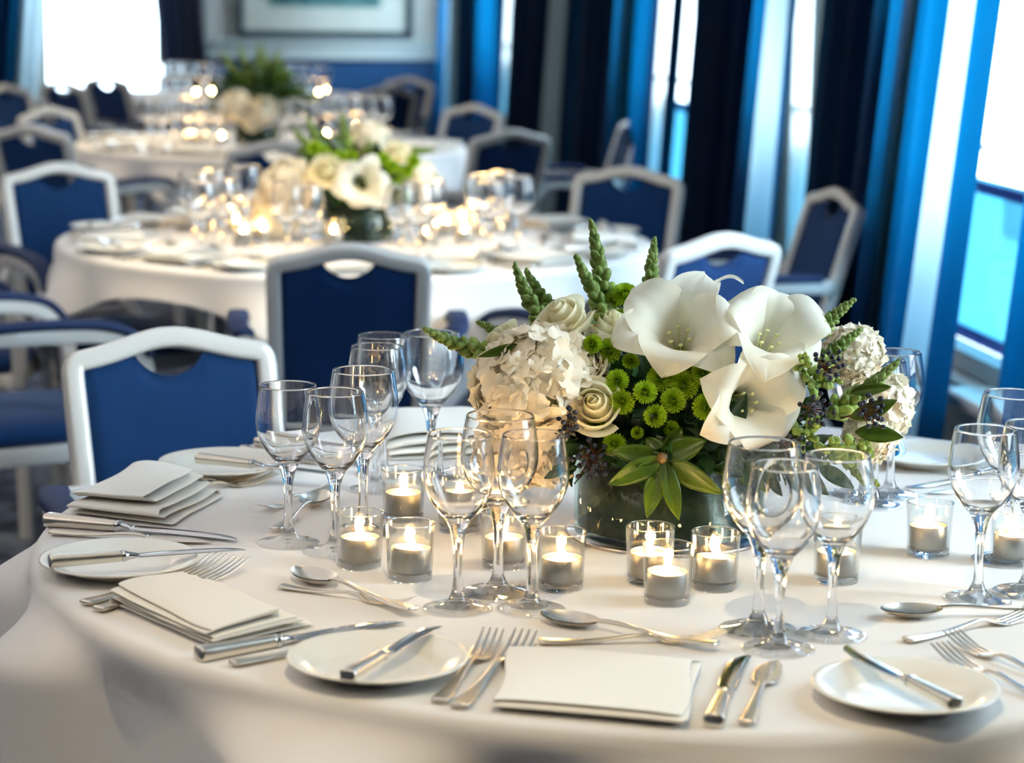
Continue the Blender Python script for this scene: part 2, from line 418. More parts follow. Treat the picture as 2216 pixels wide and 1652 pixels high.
for z in (fsill + 0.02, 2.48): mb.box((0, 0.1, z), (2 * h, 0.06, 0.05))
mb.build('window_frame', m_winframe, root, smooth=False)
MB().box((0, 0.1, (fsill + 2.5) / 2), (2 * h - 0.06, 0.006, 2.5 - fsill - 0.06)).build('pane', m_pane, root, smooth=False)
MB().box((0, 0.0, fsill - 0.02), (2 * h + 0.08, 0.26, 0.04), bev=0.01).build('window_sill', m_frame(), root, smooth=False)
# light-painted balcony deck outside, seen only as brightness
M2 = MROOM.copy()
structure(MB().box((VR + 2.4, (UB + UF) / 2, -0.3), (4.0, 24, 0.1), MROOM).build('ground_outside', mat('pale_deck', (196, 196, 190), 0.8), smooth=False))

# panelled radiator casing below the nearest window
root = tag(empty('radiator_cover', room(VR - 0.06, 3.3), ANG), 'white radiator cover with a wide top shelf under the nearest blue-screened window', 'radiator cover')
MB().box((0.01, 0, 0.24), (0.09, 3.2, 0.48), bev=0.006).build('casing', mat('casing_paint', (186, 192, 188), 0.5), root, smooth=False)
MB().box((-0.005, 0, 0.495), (0.13, 3.3, 0.03), bev=0.01).build('shelf', m_frame(), root, smooth=False)
mb = MB()
for i in range(5): mb.box((-0.038, -1.28 + i * 0.64, 0.25), (0.010, 0.56, 0.34))
mb.build('panel', mat('casing_panel_paint', (176, 184, 180), 0.5), root, smooth=False)

# framed picture on the far wall
a0 = far_uv(512, 80); a1 = far_uv(893, 80); pw = a1[0] - a0[0]; pz0 = a0[1]; ph = 0.95
root = tag(empty('framed_picture', room((a0[0] + a1[0]) / 2, UF - 0.02, pz0 + ph / 2), ANG), 'large dark-framed picture with a pale mount on the far wall', 'picture')
mb = MB(); fr = 0.045
for s in (-1, 1): mb.box((s * (pw / 2 - fr / 2), 0, 0), (fr, 0.035, ph)); mb.box((0, 0, s * (ph / 2 - fr / 2)), (pw, 0.035, fr))
mb.build('frame', mat('dark_teal_frame', (38, 58, 66), 0.35), root, smooth=False)
MB().box((0, 0.004, 0), (pw - 2 * fr + .01, 0.01, ph - 2 * fr + .01)).build('mount', mat('pale_mount', (188, 194, 186), 0.7), root, smooth=False)
MB().box((0, -0.004, 0.02), (pw - 0.42, 0.006, ph - 0.36)).build('artwork', mat('teal_landscape_print', (88, 138, 134), 0.6, vary=(9, 0.3, (40, 92, 96))), root, smooth=False)
MB().box((0, -0.010, 0), (pw - 2 * fr, 0.003, ph - 2 * fr)).build('glazing', thin_glass('picture_glass', (1, 1, 1), 1.0), root, smooth=False)

# ------------------------------------------------------------------ curtains
m_vel = mat('blue_velvet_curtain', (6, 26, 52), 0.9, sheen=0.1, spec=0.1, transl=0.48, tcol=(3, 98, 148), vary=(5, 0.15))
m_band = mat('pale_curtain_band', (170, 188, 196), 0.8, spec=0.2, transl=0.6, tcol=(196, 222, 232))
def curtain(u0, u1, label, v=VR - 0.10, folds=5, amp=0.035, lean=0.0, band=None, axis='R', zt=2.55, zb=0.02, lead=1, m=None, swag=0.0, mfar=None):
    """hangs parallel to the right wall between u0 (near) and u1 (far); lean pulls the lower end towards -u"""
    root = tag(empty('curtain', (0, 0, 0)), label, 'curtain', None)
    NU, NZ = folds * 12 + 1, 26
    ph_ = random.uniform(0, 6.28)
    def pt(s, t):
        z = zb + (zt - zb) * t; w = (1 - t)
        sh = lean * (1.15 - z) + 0.008 * math.sin(4 * t + ph_)
        a = amp * (0.8 + 0.35 * w)
        uu = u0 + (u1 - u0) * s
        off = a * math.sin(2 * PI * folds * s + ph_ + 0.5 * math.sin(3 * w)) + 0.3 * a * math.sin(2 * PI * folds * 1.7 * s + 1 + 2 * w)
        if axis == 'R':
            uu += sh + 0.25 * a * math.cos(2 * PI * folds * s + ph_); return room(v + off, uu, z)
        uu += sh; return room(uu, UF - 0.12 + off * 0.7, z)
    def strip(s0, s1, name, m):
        n = max(4, int(NU * (s1 - s0)))
        mb = MB().grid(lambda i, j: pt(s0 + (s1 - s0) * i, j), n + 1, NZ)
        return mb.build(name, m, root)
    if band:
        b0, b1 = band
        strip(0, b0, 'velvet_panel', m or m_vel); strip(b0, b1, 'pale_band', m_band)
        if b1 < 0.999: strip(b1, 1, 'velvet_panel', m or m_vel)
    else: strip(0, 1, 'velvet_panel', m or m_vel)
    mb = MB(); q0 = pt(0, 1); q1 = pt(1, 1)
    return root
def u_of(px, vv=VR - 0.10):                              # where a column of the photograph meets the plane of the curtains
    d = ray(px, 250)
    t = vv / (d.x * EV.x + d.y * EV.y); p = CAMP + d * t
    return p.x * EU.x + p.y * EU.y
# from the nearest window back: (pixel far edge, pixel near edge, band pixels, label, lean)
CU = [
 (1960, 2128, (2045, 2092), 'blue curtain with a pale vertical band at the nearest window', 0.0),
 (1772, 1938, None, 'dark navy curtain just behind the side chair, before the thin slit of daylight', 0.0),
 (1560, 1700, (1648, 1682), 'blue curtain with a pale band behind the brightly lit blue chair back', 0.0),
 (1492, 1556, None, 'narrow dark curtain right of the two white daylight stripes', 0.0),
 (1375, 1405, None, 'slim bright blue curtain left of the two white daylight stripes', 0.0),
 (1248, 1342, None, 'dark curtain above the left half of the chair by the second table', 0.0),
 (1105, 1240, (1185, 1222), 'dark curtain with a dull grey-blue band rising behind the glasses', 0.0),
 (1010, 1082, None, 'dark curtain left of the turquoise daylight strip', 0.0),
 (958, 1005, (972, 992), 'farthest blue curtain with a bright band in the room corner', 0.0)]
for pf, pn, bd, lb, ln in CU:
    vc = VR - (0.17 if pn > 2000 else 0.10); uf, un = u_of(pf, vc), u_of(pn, vc)
    b = None
    if bd: b = ((u_of(bd[1], vc) - un) / (uf - un), (u_of(bd[0], vc) - un) / (uf - un))
    curtain(un, uf, lb, folds=max(3, int((uf - un) / 0.16)), amp=0.03, lean=0.24, band=b, v=vc)
# the near curtain of the first window and slim one between the white stripes
curtain(3.05, 4.22, 'dark curtain hanging at the near side of the nearest window', folds=8, amp=0.03, lean=0.24, v=VR - 0.19)
uf, un = u_of(1450), u_of(1462); curtain(un, uf, 'very thin blue curtain edge between the two white daylight stripes', folds=3, amp=0.012, lean=0.24)
# far window curtains
va, vb = far_uv(-60, 100)[0], far_uv(96, 100)[0]
curtain(va, vb, 'dark curtain with a pale blue leading edge at the left of the far window', folds=5, amp=0.03, axis='F', band=(0.72, 1.0), lean=-0.10)
va, vb = far_uv(334, 100)[0], far_uv(436, 100)[0]
curtain(va, vb, 'dark curtain between the far window and the framed picture', folds=4, amp=0.03, axis='F', m=mat('dark_curtain_face', (34, 38, 52), 0.9, transl=0.15, tcol=(20, 40, 70)), lean=0.08)

# ================================================================== tables and cloths
TR = 0.765
T1 = Vector((0.192, 2.767, 0)); T2 = Vector((-0.40, 5.87, 0)); T3 = Vector((-0.955, 9.08, 0)); T4 = Vector((-1.46, 12.5, 0))
def table(c, label, r=0.74):
    t = tag(empty('round_table', (c.x, c.y, 0)), label, 'table')
    MB().lathe([(0, 0.712), (r - .01, 0.712), (r, 0.718), (r, 0.730), (r - .008, 0.7385), (0, 0.7385)], 64).build('tabletop', mat('plywood', (150, 118, 84), 0.5, vary=(8, 0.2)), t)
    MB().lathe([(0, 0.0), (0.30, 0.0), (0.30, 0.02), (0.05, 0.05), (0.04, 0.08), (0.04, 0.68), (0.16, 0.711), (0, 0.711)], 24).build('pedestal', mat('black_metal', (24, 24, 26), 0.4, metal=0.6), t)
    return t
def tablecloth(c, label, half, turn, r=TR, seed=1, nf=14, amp=0.03, ramp=.16):
    rnd = random.Random(seed); R = r + 0.004
    ph = [rnd.uniform(0, 6.28) for _ in range(4)]
    NT, NR = 288, 46
    def ext(th):
        a = (th - turn + PI / 4) % (PI / 2) - PI / 4
        return (half / math.cos(a))
    cr = 0.014                                     # rounding over the edge
    def pt(i, j):
        th = 2 * PI * i; L = ext(th)
        if j < 0.45:
            rr = (j / 0.45) ** 0.8 * (R - cr); z = TOP + 0.0006 * math.sin(7 * th + rr * 20) * (rr > .1)
            return (rr * math.cos(th), rr * math.sin(th), z - 0.0002)
        s = (j - 0.45) / 0.55; s = s ** 1.25 * (L - (R - cr))
        arc = cr * PI / 2
        if s < arc: a = s / cr; rr = R - cr + cr * math.sin(a); z = TOP - cr * (1 - math.cos(a)); drop = 0
        else: drop = s - arc; rr = R; z = TOP - cr - drop
        w = min(1, drop / ramp); w = w * w * (3 - 2 * w)
        f = math.sin(nf * th + ph[0] + 0.6 * math.sin(3 * th + ph[3])) + 0.45 * math.sin((nf - 5) * th + ph[1]) + 0.3 * math.sin((nf + 7) * th + ph[2])
        rr += w * (amp * f * 0.75 + 0.028) + drop * 0.06
        if drop > 0: z += 0.0
        return (rr * math.cos(th), rr * math.sin(th), z)
    mb = MB().grid(pt, NT, NR, closeu=True)
    o = mb.build('tablecloth', m_cloth()); o.location = (c.x, c.y, 0)
    so = o.modifiers.new('s', 'SOLIDIFY'); so.thickness = 0.0012; so.offset = -1
    return tag(o, label, 'tablecloth')
table(T1, 'round table nearest the camera, hidden under a white cloth')
tablecloth(T1, 'white tablecloth on the nearest table, soft folds hanging at its front', 0.95, rad(50), r=0.762, seed=3, amp=0.055, ramp=.055, nf=12)
table(T2, 'round table hidden under the second white cloth'); tablecloth(T2, 'white tablecloth on the second table with a warm pool of light on its skirt', 0.825, rad(57), r=0.755, seed=8, amp=0.035)
table(T3, 'round table hidden under the third white cloth'); tablecloth(T3, 'blurred white tablecloth on the third table', 0.86, rad(45), r=0.76, seed=5, amp=0.035)
table(T4, 'round table hidden under the farthest cloth'); tablecloth(T4, 'greyish tablecloth with a slanting hem on the farthest table', 0.93, rad(45), r=0.75, seed=6, amp=0.025)

# ================================================================== glassware
G_FOOT = [(0, .0012), (.02, .0006), (.0355, 0), (.0364, .0009), (.0356, .0021), (.026, .0036), (.016, .0066), (.0098, .0118), (.0062, .020)]
G_STEM = [(.0062, .020), (.0051, .032), (.0046, .048), (.0049, .064), (.0062, .078), (.0086, .089), (.0122, .098)]
G_BOWL = [(.0122, .098), (.0195, .1065), (.0275, .117), (.0338, .130), (.0372, .143), (.0376, .155), (.0362, .170), (.0342, .183), (.0325, .193)]
G_IN = [(.0312, .193), (.0329, .183), (.0349, .170), (.0363, .155), (.0359, .143), (.0325, .1305), (.0262, .119), (.0180, .1095), (.0085, .1045), (0, .103)]
def scaled(p, kr, kz): return [(r * kr, z * kz) for r, z in p]
def wine_glass(kr=1.0, kz=1.0, seg=56, q=4):
    root = empty('wine_glass')
    fo = spline(scaled(G_FOOT, kr, kz), q); fo[0] = (0, fo[0][1])
    st = spline(scaled(G_STEM, kr, kz), q); b = spline(scaled(G_BOWL, kr, kz), q)
    rimr = (G_BOWL[-1][0] + G_IN[0][0]) / 2 * kr; rim = [(rimr + .0004, (G_BOWL[-1][1] + .0005) * kz), (rimr - .0003, (G_BOWL[-1][1] + .0005) * kz)]
    inn = spline(scaled(G_IN, kr, kz), q); inn = [(max(r, 0), z) for r, z in inn]; inn[-1] = (0, inn[-1][1])
    MB().lathe(fo, seg).build('foot', m_foot(), root); MB().lathe(st, seg).build('stem', m_glass(), root); MB().lathe(b + rim + inn, seg).build('bowl', m_glass(), root)
    return root
def place_glass(px, py, label, big=False, rim=False, group=None, far=False, table_c=None, rz=None):
    kr, kz = (1.14, 1.042) if big else (1.03, 1.0)
    h = 0.1935 * kz
    p = at(px, py, TOP + (h if rim else 0)); p = Vector((p.x, p.y, TOP + 0.0004))
    if far: root = inst('wg_far%d' % big, lambda: wine_glass(kr, kz, 28, 2))
    else: root = inst('wg%d' % big, lambda: wine_glass(kr, kz))
    root.location = p; root.rotation_euler[2] = random.uniform(0, 6)
    return tag(root, label, 'wine glass', group)

# candle holder glass: thick base, straight slightly flared wall; the tealight inside is a thing of its own
def candle_holder():
    root = empty('candle_holder')
    MB().lathe([(0, .0005), (.0235, 0), (.0247, .0010), (.0251, .0035), (.0254, .008)], 48).build('base', m_foot(), root)
    cu = MB().lathe([(.0254, .008), (.0268, .040), (.0280, .0645)], 48).build('cup', m_holder(), root)
    MB().lathe([(.0264, .0645), (.0251, .040), (.0236, .011), (.021, .0085), (0, .0080)], 48).build('inner_wall', m_holder(), cu)
    MB().lathe([(.0272 + .0010 * math.cos(2 * PI * k / 8), .0650 + .0010 * math.sin(2 * PI * k / 8)) for k in range(9)], 48).build('rim', m_glass(), cu)
    return root
def tealight():
    root = empty('tealight_candle')
    m = mat('brushed_tin', (164, 160, 154), 0.42, metal=0.85, bump=(900, 0.35, 0.0004))
    MB().lathe([(0, 0), (.0215, 0), (.0222, .001), (.0224, .0272), (.0221, .0276), (.0217, .0272), (.0214, .0240), (.0213, .002), (0, .002)], 40).build('tin_cup', m, root)
    wx = MB().lathe([(0, .0028), (.0208, .0028), (.0210, .0232), (.0195, .0239), (.006, .0229), (0, .0227)], 36).build('wax', mat('candle_wax', (250, 244, 226), 0.35, sss=0.5), root)
    wk = MB().tube([(0, 0, .0225), (.0003, 0, .027), (.001, 0, .030)], [.0007, .0007, .0005], 6).build('wick', mat('charred_wick', (30, 22, 18), 0.9), wx)
    fl = spline([(0, .0205), (.0030, .0215), (.0046, .0250), (.0044, .0285), (.0028, .0325), (.0011, .0362), (0, .0385)], 3); fl = [(max(0, r), z + .0045) for r, z in fl]; fl[0] = (0, fl[0][1])
    MB().lathe(fl, 14).build('flame', emit('candle_flame', (1.0, 0.60, 0.22), 150), wk)
    return root
CANDLE_W = 0.13
def place_candle(px, py, hl, cl, tilt=0.0, group=None, gc=None, light=True, w=1.0):
    p = at(px, py, TOP); p.z = TOP + 0.0004
    h = inst('holder', candle_holder); h.location = p; tag(h, hl, 'candle holder', group)
    t = inst('tealight', tealight); t.location = p + Vector((random.uniform(-.0008, .0008), random.uniform(-.0008, .0008), .0086 + abs(tilt) * .02)); t.rotation_euler = (tilt * 0.5, tilt, random.uniform(0, 6))
    tag(t, cl, 'candle', gc)
    if light:
        L = lamp('candle_light', 'POINT', p + Vector((0, 0, .0086 + .0355)), CANDLE_W * w, (1.0, 0.58, 0.24), 0.006)
    return h

# ================================================================== china, cutlery, linen
def plate():
    prof = [(0, .0022), (.045, .0020), (.047, 0), (.050, 0), (.0515, .0024), (.060, .0058), (.074, .0125), (.0865, .0160), (.0890, .0172), (.0888, .0187), (.0862, .0190), (.0800, .0170), (.0700, .0140), (.0640, .0110), (.0580, .0066), (.0540, .0052), (0, .0048)]
    root = MB().lathe(prof[::1], 96).build('side_plate', m_plate()); return root
def loft(mb, secs, M=None, nseg=10):
    """secs: (x, zc, width, thick, y); superellipse sections along x"""
    vs = []; fs = []
    for x, zc, w, t, y in secs:
        for k in range(nseg):
            a = 2 * PI * k / nseg; ca, sa = math.cos(a), math.sin(a)
            e = 0.6
            vs.append((x, y + w / 2 * math.copysign(abs(ca) ** e, ca), zc + t / 2 * math.copysign(abs(sa) ** e, sa)))
    n = len(secs)
    for i in range(n - 1):
        for k in range(nseg):
            j = (k + 1) % nseg; fs.append((i * nseg + k, (i + 1) * nseg + k, (i + 1) * nseg + j, i * nseg + j))
    fs.append(tuple(range(nseg))); fs.append(tuple((n - 1) * nseg + k for k in range(nseg - 1, -1, -1)))
    return mb.add(vs, fs, M)
def S(pts, n=4, y=0.0): return [(p[0], p[1], p[2], p[3], y) for p in spline(pts, n)]
def handle_secs(L): return [(0, .0042, .010, .0022), (.002, .0050, .0165, .0042), (.010, .0046, .0175, .0036), (.03, .0040, .0150, .0028), (.06, .0044, .0100, .0028), (.09, .0072, .0068, .0034), (.108, .0092, .0060, .0042)]
def fork(L=0.205):
    root = empty('fork')
    k = L / 0.205
    mb = MB(); loft(mb, S([(x, z, w, t) for x, z, w, t in handle_secs(L)] + [(.122, .0088, .0066, .0040), (.131, .0056, .0110, .0026), (.138, .0036, .0200, .0020), (.146, .0026, .0236, .0016), (.150, .0026, .0238, .0014)]))
    mb.build('handle', m_silver(), root)
    mb = MB()
    for i in range(4):
        y = (i - 1.5) * .0067
        loft(mb, S([(.149, .0026, .0052, .0016), (.155, .0028, .0046, .0018), (.175, .0052, .0040, .0018), (.192, .0100, .0034, .0016), (.203, .0140, .0022, .0012), (.205, .0148, .0010, .0008)], 3, y), nseg=8)
    mb.build('tines', m_silver(), root)
    for c in COL.objects:
        if c.parent == root: c.scale = (k, 1, 1)
    return root
def spoon(L=0.208):
    root = empty('spoon')
    mb = MB(); loft(mb, S([(x, z, w, t) for x, z, w, t in handle_secs(L)] + [(.125, .0100, .0058, .0044), (.137, .0096, .0064, .0040), (.143, .0088, .0086, .0026)]))
    mb.build('handle', m_silver(), root)
    def srf(i, j, inner):
        s = i; t = 2 * j - 1; x = .139 + .069 * s
        w = .0215 * (max(0, math.sin(PI * min(1, s * 0.93 + 0.035)) ** 0.62)) * (1.05 - 0.12 * s)
        if s > .995: w = .0012
        dep = .0100 * (1 - (2 * s - 1) ** 2) ** 0.8 if 0 < s < 1 else 0
        rimz = .0092 + .002 * s * s + (.0016 if False else 0)
        z = rimz - dep * (1 - t * t) - (0 if inner else .0012)
        return (x, w * t, z)
    mb = MB().grid(lambda i, j: srf(i, j, True), 22, 15).grid(lambda i, j: srf(i, 1 - j, False), 22, 15)
    mb.build('spoon_bowl', m_silver(), root); return root
def table_knife():
    root = empty('table_knife')
    mb = MB(); loft(mb, S([(0, .0075, .010, .008), (.0015, .0080, .0205, .0150), (.008, .0080, .0218, .0155), (.03, .0077, .0196, .0145), (.07, .0072, .0165, .0130), (.092, .0070, .0150, .0118)]), nseg=12)
    mb.build('handle', m_silver(), root)
    mb = MB(); loft(mb, S([(.091, .0070, .0168, .0130), (.095, .0070, .0168, .0130), (.099, .0070, .0125, .0096), (.106, .0066, .0120, .0070), (.113, .0062, .0150, .0036)]), nseg=12)
    bo = mb.build('bolster', m_steel(), root)
    secs = [(.110, .0060, .0165, .0030, .0), (.120, .0056, .0205, .0024, .0010), (.155, .0052, .0222, .0020, .0018), (.195, .0048, .0228, .0016, .0012), (.220, .0046, .0200, .0013, -.0008), (.235, .0044, .0142, .0010, -.0042), (.243, .0044, .0080, .0008, -.0080), (.2465, .0044, .0012, .0006, -.0108)]
    mb = MB(); loft(mb, [tuple(x) for x in spline(secs, 4)], nseg=8); mb.build('blade', m_steel(), root); return root
def fish_knife():
    root = empty('fish_knife')
    mb = MB(); loft(mb, S([(x, z, w, t) for x, z, w, t in handle_secs(.2)][:6] + [(.112, .0075, .0078, .0034), (.124, .0056, .0100, .0026)])); mb.build('handle', m_silver(), root)
    secs = [(.122, .0056, .0100, .0024, 0), (.127, .0050, .0215, .0018, 0), (.140, .0044, .0262, .0015, .0005), (.165, .0040, .0270, .0013, .001), (.185, .0040, .0212, .0012, .0), (.198, .0040, .0100, .0010, -.002), (.205, .0040, .0010, .0006, -.004)]
    mb = MB(); loft(mb, [tuple(x) for x in spline(secs, 4)], nseg=8); mb.build('blade', m_silver(), root); return root
LEN = {'fork': .205, 'spoon': .208, 'table_knife': .2465, 'fish_knife': .205}
BUILD = {'fork': fork, 'spoon': spoon, 'table_knife': table_knife, 'fish_knife': fish_knife}
CAT = {'fork': 'fork', 'spoon': 'spoon', 'table_knife': 'knife', 'fish_knife': 'knife'}
def cutlery(kind, a, b, label, z1=0.0, z2=0.0, roll=0.0, group=None, world=False, k=None):
    """a: handle end, b: tip (photograph pixels, or points when world); z1, z2: height above the cloth at both ends"""
    if world: A = Vector((a[0], a[1], TOP + z1)); B = Vector((b[0], b[1], TOP + z2))
    else: A = at(a[0], a[1], TOP + z1); B = at(b[0], b[1], TOP + z2)
    root = inst(kind, BUILD[kind]); d = B - A; s = d.length / LEN[kind]; s = max(.82, min(1.12, s)) if k is None else k
    x = d.normalized(); y = Vector((0, 0, 1)).cross(x).normalized(); z = x.cross(y)
    M = Matrix((x, y, z)).transposed() @ Matrix.Rotation(roll, 3, 'X')
    root.rotation_mode = 'XYZ'; root.rotation_euler = M.to_euler(); root.location = A + Vector((0, 0, 0.0006)); root.scale = (s, s, s)
    return tag(root, label, CAT[kind], group)
def place_plate(p, label, group=None):
    root = inst('plate', plate); root.location = (p.x, p.y, TOP + 0.0004); root.rotation_euler[2] = random.uniform(0, 6)
    return tag(root, label, 'plate', group)
def napkin(c4, label, layers=4, th=0.0042, stag=0.012, seed=0, group=None, lift=0.0, skewtop=0.0, shrink=None, fan=0.0):
    """c4: four ground points, order: fold-start left, fold-start right, far right, far left (the folds run left-right). Cloth zigzags between the two ends."""
    rnd = random.Random(seed); P00, P10, P11, P01 = [Vector((p[0], p[1], 0)) for p in c4]
    cx = sum([p.x for p in (P00, P10, P11, P01)]) / 4; cy_ = sum([p.y for p in (P00, P10, P11, P01)]) / 4
    prof = []; n = 12
    ends = [(rnd.uniform(0, stag), rnd.uniform(0, stag)) for _ in range(layers)]
    tot = (P01 - P00).length
    for k in range(layers):
        a, b = 0.0 + (ends[k][0] + stag * 0.6 * k * (shrink or 0)) / tot, 1.0 - (ends[k][1]) / tot
        z = 0.0010 + k * th
        rng = [a + (b - a) * i / n for i in range(n + 1)]
        if k % 2: rng = rng[::-1]
        for s in rng:
            e = min(s - a, b - s) * tot
            prof.append((s, z + 0.0012 * math.sin(s * 5 + k) + min(0.0012, max(e, 0) * 0.1) * 0.0))
        if k < layers - 1:
            s = rng[-1]; sg = 1 if k % 2 == 0 else -1
            for q in (30, 60, 90, 120, 150):
                prof.append((s + sg * th * 0.62 * math.sin(rad(q)) / tot, z + th / 2 - th / 2 * math.cos(rad(q))))
    H = (layers - 1) * th
    NTT = 16
    def pt(i, j):
        q = i * (len(prof) - 1); k0 = int(q); s, z = prof[min(k0, len(prof) - 1)]
        t = j * (1 - fan * z / max(H, .001))
        base = P00.lerp(P10, t).lerp(P01.lerp(P11, t), s)
        e0 = min(s, 1 - s) * tot; dome = 1 - 0.22 * math.exp(-((0.5 - abs(t - .5)) * 9) ** 1) - 0.10 * min(1, e0 / .05)
        zz = z * dome + 0.0022 * (z / max(H, .001)) * math.sin(5 * t + s * 4 + seed) * (layers > 4) + skewtop * (z / max(H, .001)) * t
        jit = (z / max(H, .001)) * 0.005 * math.sin(seed + z * 700)
        return (base.x - cx + jit, base.y - cy_ + 0.5 * jit, max(zz, 0.0008))
    mb = MB().grid(pt, len(prof), NTT)
    o = mb.build('napkin', m_napkin()); o.location = (cx, cy_, TOP + 0.0006 + lift)
    so = o.modifiers.new('s', 'SOLIDIFY'); so.thickness = 0.0011; so.offset = 0
    sb = o.modifiers.new('b', 'SUBSURF'); sb.levels = 1; sb.render_levels = 1
    return tag(o, label, 'napkin', group)
def gp(*pts): return [at(x, y, TOP) for x, y in pts]

# ------------------------------------------------------------------ the nearest table, place by place
PL = .0172
# front centre place
place_plate(at(817, 1437, TOP + .01), 'white side plate at the front centre with a short knife across it')
cutlery('table_knife', (750, 1478), (934, 1366), 'small knife lying across the front centre side plate', PL + .001, PL + .003, k=0.78)
cutlery('fork', (950, 1530), (1068, 1392), 'outer fork between the front centre plate and the flat napkin')
cutlery('fork', (992, 1542), (1143, 1392), 'inner fork partly under the left edge of the flat napkin')
napkin(gp((1065, 1545), (1482, 1582), (1510, 1455), (1110, 1424)), 'flat rectangular folded napkin at the front centre', layers=4, th=.0034, stag=.006, seed=2, lift=.003)
cutlery('table_knife', (1543, 1580), (1603, 1427), 'table knife right of the flat napkin, green reflection on its blade', k=0.93)
cutlery('fish_knife', (1615, 1577), (1674, 1438), 'fish knife with a broad dull blade beside the three front glasses')
cutlery('fork', (1165, 1398), (1548, 1392), 'dessert fork above the flat napkin, tines to the right', k=.95)
cutlery('spoon', (1553, 1406), (1172, 1345), 'dessert spoon above the flat napkin, bowl to the left', .004, .0)
# front left place
place_plate(at(257, 1221, TOP + .01), 'white side plate at the left edge of the nearest table')
cutlery('table_knife', (105, 1230), (512, 1196), 'knife reaching across and beyond the left side plate', PL + .002, PL + .004, k=.90)
cutlery('fork', (182, 1316), (476, 1226), 'fork under the square napkin, farther of the two')
cutlery('fork', (210, 1330), (556, 1226), 'fork under the square napkin, nearer of the two')
napkin(gp((462, 1412), (690, 1362), (470, 1268), (238, 1314)), 'thick fanned napkin lying over two forks at the front left', layers=5, th=.0056, stag=.012, seed=4, lift=.004, shrink=0, fan=.36)
cutlery('table_knife', (427, 1434), (845, 1356), 'long table knife below the fanned napkin', k=.98)
cutlery('fish_knife', (500, 1447), (820, 1386), 'fish knife passing behind the front centre side plate', k=1.0)
cutlery('spoon', (895, 1330), (640, 1248), 'dessert spoon crossing a fork near the left candles', .005, .0)
cutlery('fork', (605, 1276), (845, 1312), 'dessert fork lying under a spoon near the left candles')
# left place
place_plate(at(485, 1010, TOP + .01), 'white side plate before the nearest blue chair')
cutlery('table_knife', (425, 1003), (676, 1028), 'knife on the side plate before the nearest blue chair', PL + .002, PL - .002, k=.86)
cutlery('fork', (300, 1078), (598, 1046), 'fork with its tines beyond the stacked napkin, nearer one')
cutlery('fork', (290, 1064), (566, 1040), 'fork half hidden behind the white side plate, farther one')
napkin(gp((145, 1118), (376, 1147), (486, 1080), (292, 1046)), 'napkin folded in a loose stack at the left of the nearest table', layers=5, th=.0076, stag=.010, seed=9, lift=.003, skewtop=.0, shrink=.8, fan=.30)
cutlery('table_knife', (98, 1139), (522, 1174), 'table knife in front of the loosely stacked napkin')
cutlery('fish_knife', (108, 1160), (460, 1180), 'fish knife between table knife and left side plate')
cutlery('spoon', (594, 1154), (716, 1066), 'dessert spoon behind the foremost left glass, bowl up', .002, .004, k=.92)
cutlery('fork', (716, 1058), (528, 1127), 'dessert fork with tines to the left of the foremost left glass', k=.84)
# back left place
napkin(gp((838, 1004), (1062, 996), (1052, 932), (850, 930)), 'layered napkin at the back edge behind the left glasses', layers=6, th=.0070, stag=.012, seed=5, lift=.002, shrink=.6)
cutlery('table_knife', (556, 966), (790, 1012), 'table knife at the back edge, left of the layered napkin')
cutlery('fish_knife', (524, 972), (700, 1010), 'fish knife at the back edge beside the table knife')
cutlery('spoon', (880, 1030), (1045, 1012), 'spoon lying behind the candles at the back of the nearest table', k=.9)
# right place
place_plate(at(1960, 1500, TOP + .01), 'white side plate at the front right, knife shadow across it')
cutlery('table_knife', (2068, 1540), (1842, 1420), 'knife across the front right side plate with a green reflection', PL + .001, PL + .004, k=.80)
cutlery('fork', (2340, 1508), (2055, 1392), 'upper fork at the right edge, tines pointing left')
cutlery('fork', (2318, 1552), (2030, 1422), 'lower fork at the right edge beside the front right plate')
cutlery('spoon', (2300, 1322), (1905, 1338), 'dessert spoon at the right edge, bowl to the left', .006, .002)
cutlery('fork', (1960, 1396), (2262, 1332), 'dessert fork at the right edge below the spoon', k=.95)
# back right place
place_plate(at(2005, 990, TOP + .01), 'white side plate at the back right edge before the window')
cutlery('table_knife', (1925, 925), (1948, 1008), 'knife overhanging the back right side plate', PL + .004, PL + .001, k=.95)
cutlery('fork', (2270, 1052), (2078, 1014), 'fork seen through the tall right glass, upper one')
cutlery('fork', (2280, 1068), (2090, 1034), 'fork seen through the tall right glass, lower one')
cutlery('table_knife', (2200, 1024), (1970, 1063), 'table knife behind the single right candle')
cutlery('fish_knife', (2215, 1048), (2015, 1074), 'fish knife behind the single right candle')

# glasses
GL = [(624, 1178, 0, 'leftmost wine glass on the nearest table'), (725, 1197, 0, 'wine glass directly behind the left pair of candles'), (785, 1152, 1, 'large wine glass right of the foremost left glasses'),
      (815, 1062, 0, 'wine glass in the back left trio, partly hidden'), (828, 1030, 0, 'rearmost wine glass of the back left trio'), (932, 1040, 1, 'large wine glass under the tip of the longest flower spike'),
      (990, 1320, 0, 'left wine glass of the trio before the white hydrangea'), (1077, 1286, 1, 'large middle wine glass of the trio before the white hydrangea'), (1149, 1322, 0, 'right wine glass of the trio before the white hydrangea'),
      (1640, 1366, 1, 'large left wine glass of the front right trio'), (1684, 1408, 0, 'small foremost wine glass of the front right trio'), (1798, 1378, 0, 'right wine glass of the front right trio, a candle behind it'),
      (2114, 1300, 0, 'wine glass near the right edge, standing in front'), (2178, 1215, 1, 'large wine glass near the right edge, standing behind'), (2222, 1284, 0, 'wine glass cut off by the right edge'),
      (1925, 1072, 0, 'right wine glass beyond the flowers on the right'), (1890, 1095, 0, 'left wine glass beyond the flowers on the right'), (1843, 1072, 0, 'wine glass mostly hidden by flowers on the right')]
